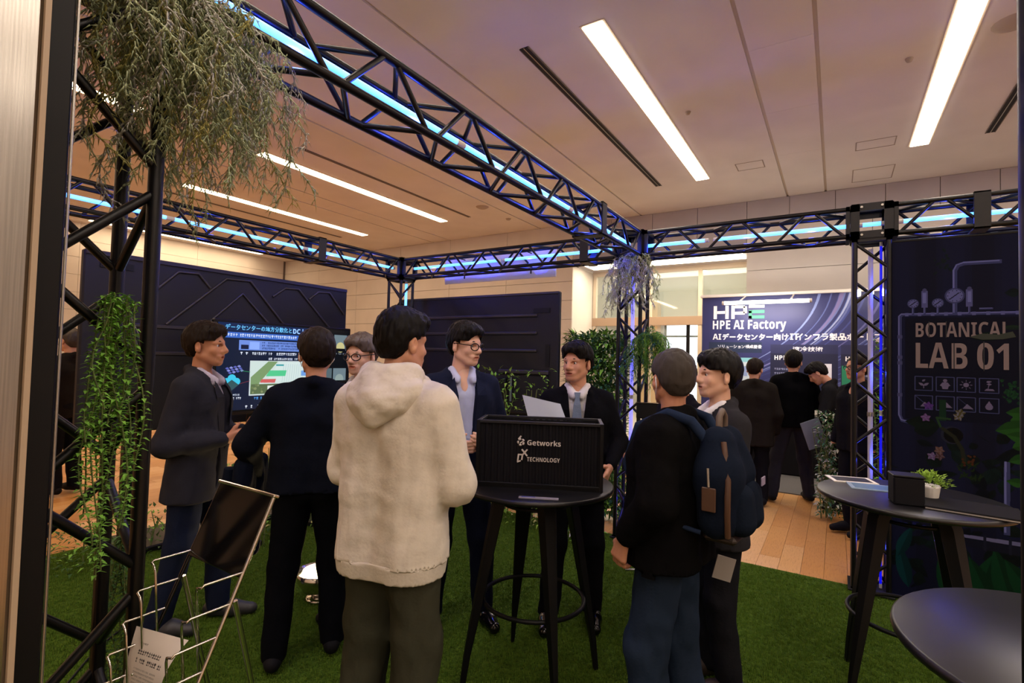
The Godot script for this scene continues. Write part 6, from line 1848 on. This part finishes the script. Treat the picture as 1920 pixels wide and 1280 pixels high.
func people() -> void:
	folds = FastNoiseLite.new(); folds.seed = 2; folds.frequency = 6.5; folds.fractal_octaves = 2
	locks = FastNoiseLite.new(); locks.seed = 8; locks.frequency = 26.0; locks.fractal_octaves = 2
	var fw := Vector2(-0.535, -0.844)        # the way the camera looks, over the floor
	var rt := Vector2(0.845, -0.535)         # to the right of the picture
	var dark_hair := mat(Color("0d0a09"), 0.55, 0.0, 0.25); var brown_hair := mat(Color("1a110c"), 0.55, 0.0, 0.25); var grey_hair := mapped(mat(Color("3d3733"), 0.6, 0.0, 0.3), mottle, Vector3.ONE * 9.0, null, 0.5, false)
	var mid_hair := mat(Color("2e2622"), 0.5)
	# the man in the pale hooded sweatshirt
	person("person in a cream hooded sweatshirt and olive trousers, seen from behind", Vector2(-1.46, -1.47), (fw + rt * 0.35).normalized(), {
		"h": 1.76, "cell": 0.011, "fine": 0.0055, "top": cloth(Color("ded5c8"), 0.95, 0.3), "top_name": "hooded_sweatshirt", "trousers": cloth(Color("3f3f33"), 0.9), "hood": true, "sweat": true, "puff": 0.02, "hem": 0.80, "crease": 0.009,
		"hair": dark_hair, "style": "short", "head_yaw": -0.35, "head_pitch": 0.1, "shoes": M.black_matt, "foot_l": [0.13, 0.02], "foot_r": [-0.12, -0.02], "trouser": 1.25,
		"arm_r": [[-0.245, 1.09, 0.03], [-0.10, 1.14, 0.27]], "arm_l": [[0.255, 1.1, 0.05], [0.12, 1.14, 0.28]], "hand_r": [[0.6, 0.3, 0.7], [0.5, 0.6, -0.4], 0.7], "hand_l": [[-0.6, 0.3, 0.7], [-0.5, 0.6, -0.4], 0.7]})
	# left man, gesturing
	person("person in a dark grey jacket over a pale shirt, standing in profile at the screen", Vector2(-3.13, -1.56), (rt * 0.97 + fw * 0.15).normalized(), {
		"h": 1.735, "fine": 0.005, "top": cloth(Color("2b2b33"), 0.9, 0.1), "shirt": cloth(Color("b6afc4")), "trousers": cloth(Color("1c2237")), "open": 0.80, "open_wide": 0.05, "hem": 0.74, "hair": brown_hair, "style": "full", "skin": M.skin_tan,
		"arm_r": [[-0.24, 1.07, -0.07], [-0.13, 1.10, 0.20]], "arm_l": [[0.24, 1.09, -0.02], [0.02, 1.12, 0.24]], "hand_r": [[0.45, 0.2, 0.75], [0.7, 0.3, -0.3], 0.75], "hand_l": [[-0.4, 0.25, 0.7], [-0.7, 0.3, -0.3], 0.7],
		"foot_l": [0.1, 0.14], "foot_r": [-0.1, -0.1], "shoes": mat(Color("25242a"), 0.5), "lean": 0.03, "puff": 0.006, "hand_cell": 0.0045})
	# man in dark blue with a mask
	person("person in a dark navy top wearing a face mask, seen from behind", Vector2(-2.3, -1.72), (fw * 0.95 - rt * 0.3).normalized(), {
		"h": 1.70, "top": cloth(Color("0f121c"), 0.9, 0.05), "top_name": "jumper", "trousers": cloth(Color("0c0d12")), "hem": 0.90, "hair": brown_hair, "style": "full", "head_yaw": 0.25, "mask": true, "girth": 1.02, "puff": 0.01,
		"arm_l": [[0.32, 1.14, 0.02], [0.30, 0.94, 0.16]], "arm_r": [[-0.27, 1.13, 0.0], [-0.20, 1.0, 0.2]], "foot_l": [0.15, 0.0], "foot_r": [-0.13, 0.1], "shoes": M.black_matt, "collar": true})
	# older man half hidden
	person("person with grey-brown hair and glasses, half hidden behind the hooded sweatshirt", Vector2(-2.47, -2.18), (-fw - rt * 0.35).normalized(), {
		"h": 1.70, "cell": 0.018, "top": cloth(Color("1a1b22")), "shirt": cloth(Color("c5c3c8")), "open": 1.1, "trousers": cloth(Color("17181e")), "hair": mat(Color("4a3d36"), 0.5), "style": "full", "glasses": true, "head_pitch": 0.12, "hands": false, "skin": M.skin_pale})
	# man with black glasses
	person("person with black glasses in a navy jacket and pale blue shirt, smiling at the table", Vector2(-1.93, -2.48), (-fw * 0.9 + rt * 0.35).normalized(), {
		"h": 1.785, "cell": 0.013, "top": cloth(Color("191d30"), 0.9, 0.1), "shirt": cloth(Color("b9bedb")), "open": 0.86, "open_wide": 0.055, "trousers": cloth(Color("0f1322")), "hem": 0.78, "girth": 1.1, "hair": dark_hair, "style": "full", "glasses": true, "fine": 0.0045, "head_yaw": 0.62, "head_pitch": 0.12,
		"arm_r": [[-0.27, 1.13, -0.02], [-0.11, 1.06, 0.22]], "arm_l": [[0.26, 1.13, -0.02], [0.12, 1.08, 0.24]], "hand_r": [[0.7, 0.0, 0.6], [0.3, 0.2, -0.9], 0.8], "hand_l": [[-0.6, 0.1, 0.6], [-0.3, 0.2, -0.9], 0.8], "skin": M.skin_pale, "foot_l": [0.16, 0.06], "foot_r": [-0.14, 0.0], "shoes": M.black_gloss, "hand_cell": 0.0045})
	# man with the tie
	person("person in a black suit and grey tie holding a paper behind the table", Vector2(-1.36, -2.92), (-fw * 0.95 - rt * 0.12).normalized(), {
		"h": 1.685, "cell": 0.013, "fine": 0.0045, "top": cloth(Color("101014"), 0.9, 0.05), "shirt": cloth(Color("e0dce0")), "tie": cloth(Color("76849a")), "open": 1.0, "open_wide": 0.048, "trousers": cloth(Color("0f0f14")), "hem": 0.76, "hair": dark_hair, "style": "full", "head_yaw": -0.55, "head_pitch": 0.05,
		"arm_r": [[-0.28, 1.12, 0.02], [-0.17, 1.10, 0.24]], "arm_l": [[0.27, 1.12, 0.0], [0.2, 1.0, 0.2]], "hand_r": [[0.5, 0.1, 0.6], [0.4, 0.5, -0.3], 0.7], "foot_l": [0.12, 0.02], "foot_r": [-0.15, 0.1], "shoes": M.black_gloss})
	# backpack man and his neighbour
	person("person with thinning grey hair in a black jacket and blue jeans, seen from behind", Vector2(-0.57, -2.13), (fw * 0.62 - rt * 0.78).normalized(), {
		"h": 1.63, "cell": 0.012, "fine": 0.0055, "top": cloth(Color("0b0a0b"), 0.92, 0.0), "trousers": cloth(Color("232e40"), 0.9), "hem": 0.85, "girth": 1.1, "puff": 0.022, "hair": grey_hair, "style": "thin", "head_yaw": -0.72, "mask": true, "trouser": 1.2, "crease": 0.009,
		"arm_l": [[0.27, 1.14, -0.05], [0.24, 0.97, 0.1]], "arm_r": [[-0.27, 1.14, 0.0], [-0.2, 1.0, 0.14]], "hand_l": [[-0.05, -0.9, 0.25], [-0.9, 0.0, -0.3], 0.9], "skin": M.skin_tan, "shoes": M.black_matt, "foot_l": [0.12, 0.05], "foot_r": [-0.12, -0.04], "hand_cell": 0.0045})
	person("young person in a charcoal suit with white collar, beside the grey-haired visitor", Vector2(-0.5, -2.72), (-rt * 0.95 - fw * 0.05).normalized(), {
		"h": 1.64, "cell": 0.015, "top": cloth(Color("2b2a2e"), 0.9, 0.1), "shirt": cloth(Color("e2dfe4")), "open": 1.05, "open_wide": 0.06, "trousers": cloth(Color("1d1d22")), "hair": mat(Color("0b090a"), 0.5, 0.0, 0.3), "style": "full", "skin": M.skin_pale, "hem": 0.76, "hands": false, "shoes": mat(Color("2a1d18"), 0.5), "hairline": 0.2,
		"arm_r": [[-0.25, 1.12, 0.0], [-0.22, 0.88, 0.1]], "arm_l": [[0.25, 1.12, 0.02], [0.15, 1.0, 0.22]]})
	person("person in black mostly hidden behind the grey-haired visitor", Vector2(-0.86, -3.42), (-fw * 0.3 - rt * 0.9).normalized(), {
		"h": 1.60, "cell": 0.018, "top": cloth(Color("141319")), "trousers": cloth(Color("101015")), "hair": dark_hair, "style": "short", "hem": 0.8, "arm_r": [[-0.24, 1.08, -0.02], [-0.2, 0.98, 0.22]], "shoes": M.black_matt, "foot_l": [0.12, 0.2], "hand_r": [[0.2, 0.2, 0.8], [0.5, 0.6, 0.0], 0.7]})
	# at the neighbouring stand
	person("person in a brown-grey coat with a dark backpack, looking at the blue backdrop", Vector2(-0.80, -6.48), (fw + rt * 0.3).normalized(), {
		"h": 1.65, "cell": 0.018, "fine": 0.009, "top": cloth(Color("231f1c")), "trousers": cloth(Color("17171c")), "hair": brown_hair, "style": "short", "head_yaw": -0.4, "head_pitch": 0.2, "hem": 0.7, "puff": 0.02, "hands": false, "shoes": M.black_matt})
	person("person in a black sweater standing with feet apart on the wooden floor", Vector2(-0.43, -6.9), (fw * 0.95 + rt * 0.12).normalized(), {
		"h": 1.755, "cell": 0.016, "fine": 0.009, "top": cloth(Color("09090c")), "trousers": cloth(Color("2c2c36")), "hair": dark_hair, "style": "full", "head_yaw": -0.5, "hem": 0.86, "puff": 0.02, "girth": 1.05, "foot_l": [0.24, 0.0], "foot_r": [-0.2, 0.06], "hands": false, "shoes": M.black_matt,
		"arm_r": [[-0.28, 1.14, 0.02], [-0.14, 1.1, 0.24]], "arm_l": [[0.28, 1.14, 0.02], [0.14, 1.1, 0.24]]})
	person("person in dark clothes bending over the exhibits by the post", Vector2(0.05, -6.8), (-rt * 0.75 + fw * 0.6).normalized(), {
		"h": 1.68, "cell": 0.018, "fine": 0.009, "top": cloth(Color("1d1d21")), "trousers": cloth(Color("17171c")), "hair": dark_hair, "style": "short", "lean": 0.28, "head_pitch": 0.45, "hem": 0.8, "arm_l": [[0.25, 1.14, 0.1], [0.2, 0.95, 0.22]], "shoes": M.black_matt})
	person("person with glasses facing left behind the post beside the banner", Vector2(0.17, -5.92), (-rt * 0.9 - fw * 0.1).normalized(), {
		"h": 1.70, "cell": 0.018, "fine": 0.009, "top": cloth(Color("16161b")), "trousers": cloth(Color("17171c")), "hair": brown_hair, "style": "thin", "glasses": true, "hands": false, "skin": M.skin, "shoes": M.black_matt})
	# further off
	person("person in a dark suit crossing the lobby entrance", Vector2(-2.13, -7.6), (rt * 0.9 - fw * 0.2).normalized(), {
		"h": 1.72, "cell": 0.02, "fine": 0.01, "top": cloth(Color("191a20")), "shirt": cloth(Color("d6d8de")), "open": 1.0, "trousers": cloth(Color("17181d")), "hair": dark_hair, "style": "short", "hands": false, "shoes": M.black_matt})
	person("person in a dark coat with white collar, glimpsed through the nearest post", Vector2(-7.1, -2.15), (-rt * 0.9 + fw * 0.2).normalized(), {
		"h": 1.78, "cell": 0.02, "fine": 0.01, "top": cloth(Color("221d1b")), "shirt": cloth(Color("dcd8d4")), "open": 1.1, "trousers": cloth(Color("17171b")), "hair": mid_hair, "style": "short", "hands": false, "shoes": M.black_matt})

	# paper in the hand of the man with the tie
	var pa := thing("paper_sheet", "pale sheet of paper held up by the person with the tie", "paper", Vector3(-1.42, 1.17, -2.64), atan2(-fw.x + 0.2, -fw.y))
	var sheet := MB.new()
	sheet.smooth()
	for i in 8:
		var a := i / 8.0; var b := (i + 1) / 8.0
		var f := func(u: float, v: float) -> Vector3: return Vector3((u - 0.5) * 0.23 + (0.5 - v) * 0.05, v * 0.2 - u * 0.05 * v, -0.05 * v + 0.03 * sin(u * 3.0) * v)
		sheet.quad(f.call(a, 0.0), f.call(b, 0.0), f.call(b, 1.0), f.call(a, 1.0))
	var pm := mat(Color("b4bccb"), 0.7); pm.cull_mode = BaseMaterial3D.CULL_DISABLED
	built(pa, "sheet", sheet, pm)
	backpack()
	carried_coat()
	# phone of the hidden person, papers held at the stand
	var sh := thing("grey_booklet", "grey booklet held at the blue backdrop", "booklet", Vector3(-0.2, 0.86, -6.4), atan2(-fw.x, -fw.y))
	block(sh, "cover", Vector3(0, 0, 0), Vector3(0.21, 0.3, 0.008), mat(Color("6f7686"), 0.5), 0.002, Basis(Vector3.BACK, 0.35))
	var bag := thing("grey_paper", "grey paper hanging from the hand beside the backpack", "paper", Vector3(-0.383, 0.70, -2.26), 0.5)
	block(bag, "sheet", Vector3(0, 0.05, 0), Vector3(0.075, 0.095, 0.004), mat(Color("8d8580"), 0.8), 0.0, Basis(Vector3.BACK, -0.25))

func backpack() -> void:
	var fw := Vector2(-0.535, -0.844); var rt := Vector2(0.845, -0.535)
	var f := (fw * 0.62 - rt * 0.78).normalized()
	var navy := cloth(Color("141b2a"), 0.85, 0.05); var leather := mat(Color("4a3020"), 0.55)
	var o := thing("backpack", "navy backpack with brown leather trims on the grey-haired visitor", "backpack", Vector3(-0.57, 0.045, -2.13), atan2(f.x, f.y))
	# body of the bag, behind the wearer (-z)
	var bf := Field.new(Vector3(-0.26, 0.74, -0.44), Vector3(0.26, 1.36, -0.08), 0.012, 0.02)
	for g in [-1.0, 1.0]:
		bf.cap(Vector3(g * 0.075, 0.965, -0.215), Vector3(g * 0.075, 1.12, -0.215), 0.076, 0.078)
		bf.cap(Vector3(g * 0.075, 1.12, -0.21), Vector3(g * 0.055, 1.24, -0.2), 0.078, 0.06)
	bf.done()
	bf.shape(func(p: Vector3, d: float) -> float: return d + folds.get_noise_3d(p.x, p.y, p.z) * 0.006)
	var n := Net.new(); n.add(bf); part(o, "main_bag", n.mesh(), navy)
	var pf := Field.new(Vector3(-0.22, 0.76, -0.48), Vector3(0.22, 1.16, -0.2), 0.011, 0.016)
	for g in [-1.0, 1.0]: pf.cap(Vector3(g * 0.055, 0.965, -0.285), Vector3(g * 0.055, 1.05, -0.28), 0.055, 0.052)
	pf.done()
	var pn := Net.new(); pn.add(pf); part(o, "front_pocket", pn.mesh(), cloth(Color("161d2b"), 0.85))
	for g in [-1.0, 1.0]:
		var s := MB.new()
		var pts := PackedVector3Array([Vector3(g * 0.07, 1.24, -0.17), Vector3(g * 0.10, 1.315, -0.115), Vector3(g * 0.108, 1.34, -0.03), Vector3(g * 0.115, 1.28, 0.09), Vector3(g * 0.125, 1.13, 0.135), Vector3(g * 0.14, 1.0, 0.09), Vector3(g * 0.165, 0.94, -0.05), Vector3(g * 0.14, 0.92, -0.17)])
		s.tube(pts, [0.02, 0.021, 0.02, 0.018, 0.016, 0.012, 0.009, 0.009], 8)
		built(o, "shoulder_strap", s, cloth(Color("1f2a40"), 0.8))
		var z := MB.new()
		z.tube(PackedVector3Array([Vector3(g * 0.13, 0.92, -0.262), Vector3(g * 0.15, 1.0, -0.265), Vector3(g * 0.147, 1.12, -0.265), Vector3(g * 0.1, 1.25, -0.235)]), 0.011, 6)
		built(o, "leather_trim", z, leather)
	var hd := MB.new()
	hd.tube(PackedVector3Array([Vector3(-0.035, 1.285, -0.2), Vector3(-0.032, 1.335, -0.2), Vector3(0.0, 1.355, -0.2), Vector3(0.032, 1.335, -0.2), Vector3(0.035, 1.285, -0.2)]), 0.013, 8)
	built(o, "grab_handle", hd, mat(Color("5a4a40"), 0.6))
	block(o, "leather_tag", Vector3(0.166, 1.05, -0.205), Vector3(0.008, 0.085, 0.05), leather, 0.003)
	bar(o, "tag_ring", Vector3(0.168, 1.095, -0.205), Vector3(0.163, 1.16, -0.2), 0.005, M.bolt)
	block(o, "brand_patch", Vector3(-0.06, 1.1, -0.335), Vector3(0.05, 0.03, 0.004), mat(Color("8a7f9a"), 0.6))
	block(o, "base_panel", Vector3(0, 0.9, -0.225), Vector3(0.22, 0.03, 0.12), mat(Color("2a1d16"), 0.6), 0.012)

func carried_coat() -> void:
	# a dark coat laid over the forearm of the masked visitor
	var fw := Vector2(-0.535, -0.844); var rt := Vector2(0.845, -0.535)
	var f := (fw * 0.95 - rt * 0.3).normalized()
	var o := thing("coat", "dark navy coat hanging over the arm of the masked person", "coat", Vector3(-2.3, 0, -1.72), atan2(f.x, f.y))
	var c := Field.new(Vector3(0.14, 0.42, -0.06), Vector3(0.5, 1.12, 0.34), 0.012, 0.012)
	for k in 4:
		var t := k / 3.0
		c.cap(Vector3(0.33 - 0.05 * t, 1.0, 0.04 + 0.17 * t), Vector3(0.35 - 0.06 * t, 0.55 + 0.09 * (k % 2), 0.05 + 0.17 * t), 0.042, 0.05)
	c.done()
	c.shape(func(p: Vector3, d: float) -> float: return d + folds.get_noise_3d(p.x * 2.0, p.y * 0.5, p.z * 2.0) * 0.014)
	var n := Net.new(); n.add(c)
	part(o, "body", n.mesh(), cloth(Color("121726"), 0.9, 0.05))
	var s := MB.new()
	s.tube(PackedVector3Array([Vector3(0.40, 0.98, 0.1), Vector3(0.415, 0.8, 0.12), Vector3(0.40, 0.6, 0.11), Vector3(0.395, 0.5, 0.1)]), [0.03, 0.04, 0.036, 0.03], 10)
	built(o, "sleeve", s, cloth(Color("121726"), 0.9, 0.05))
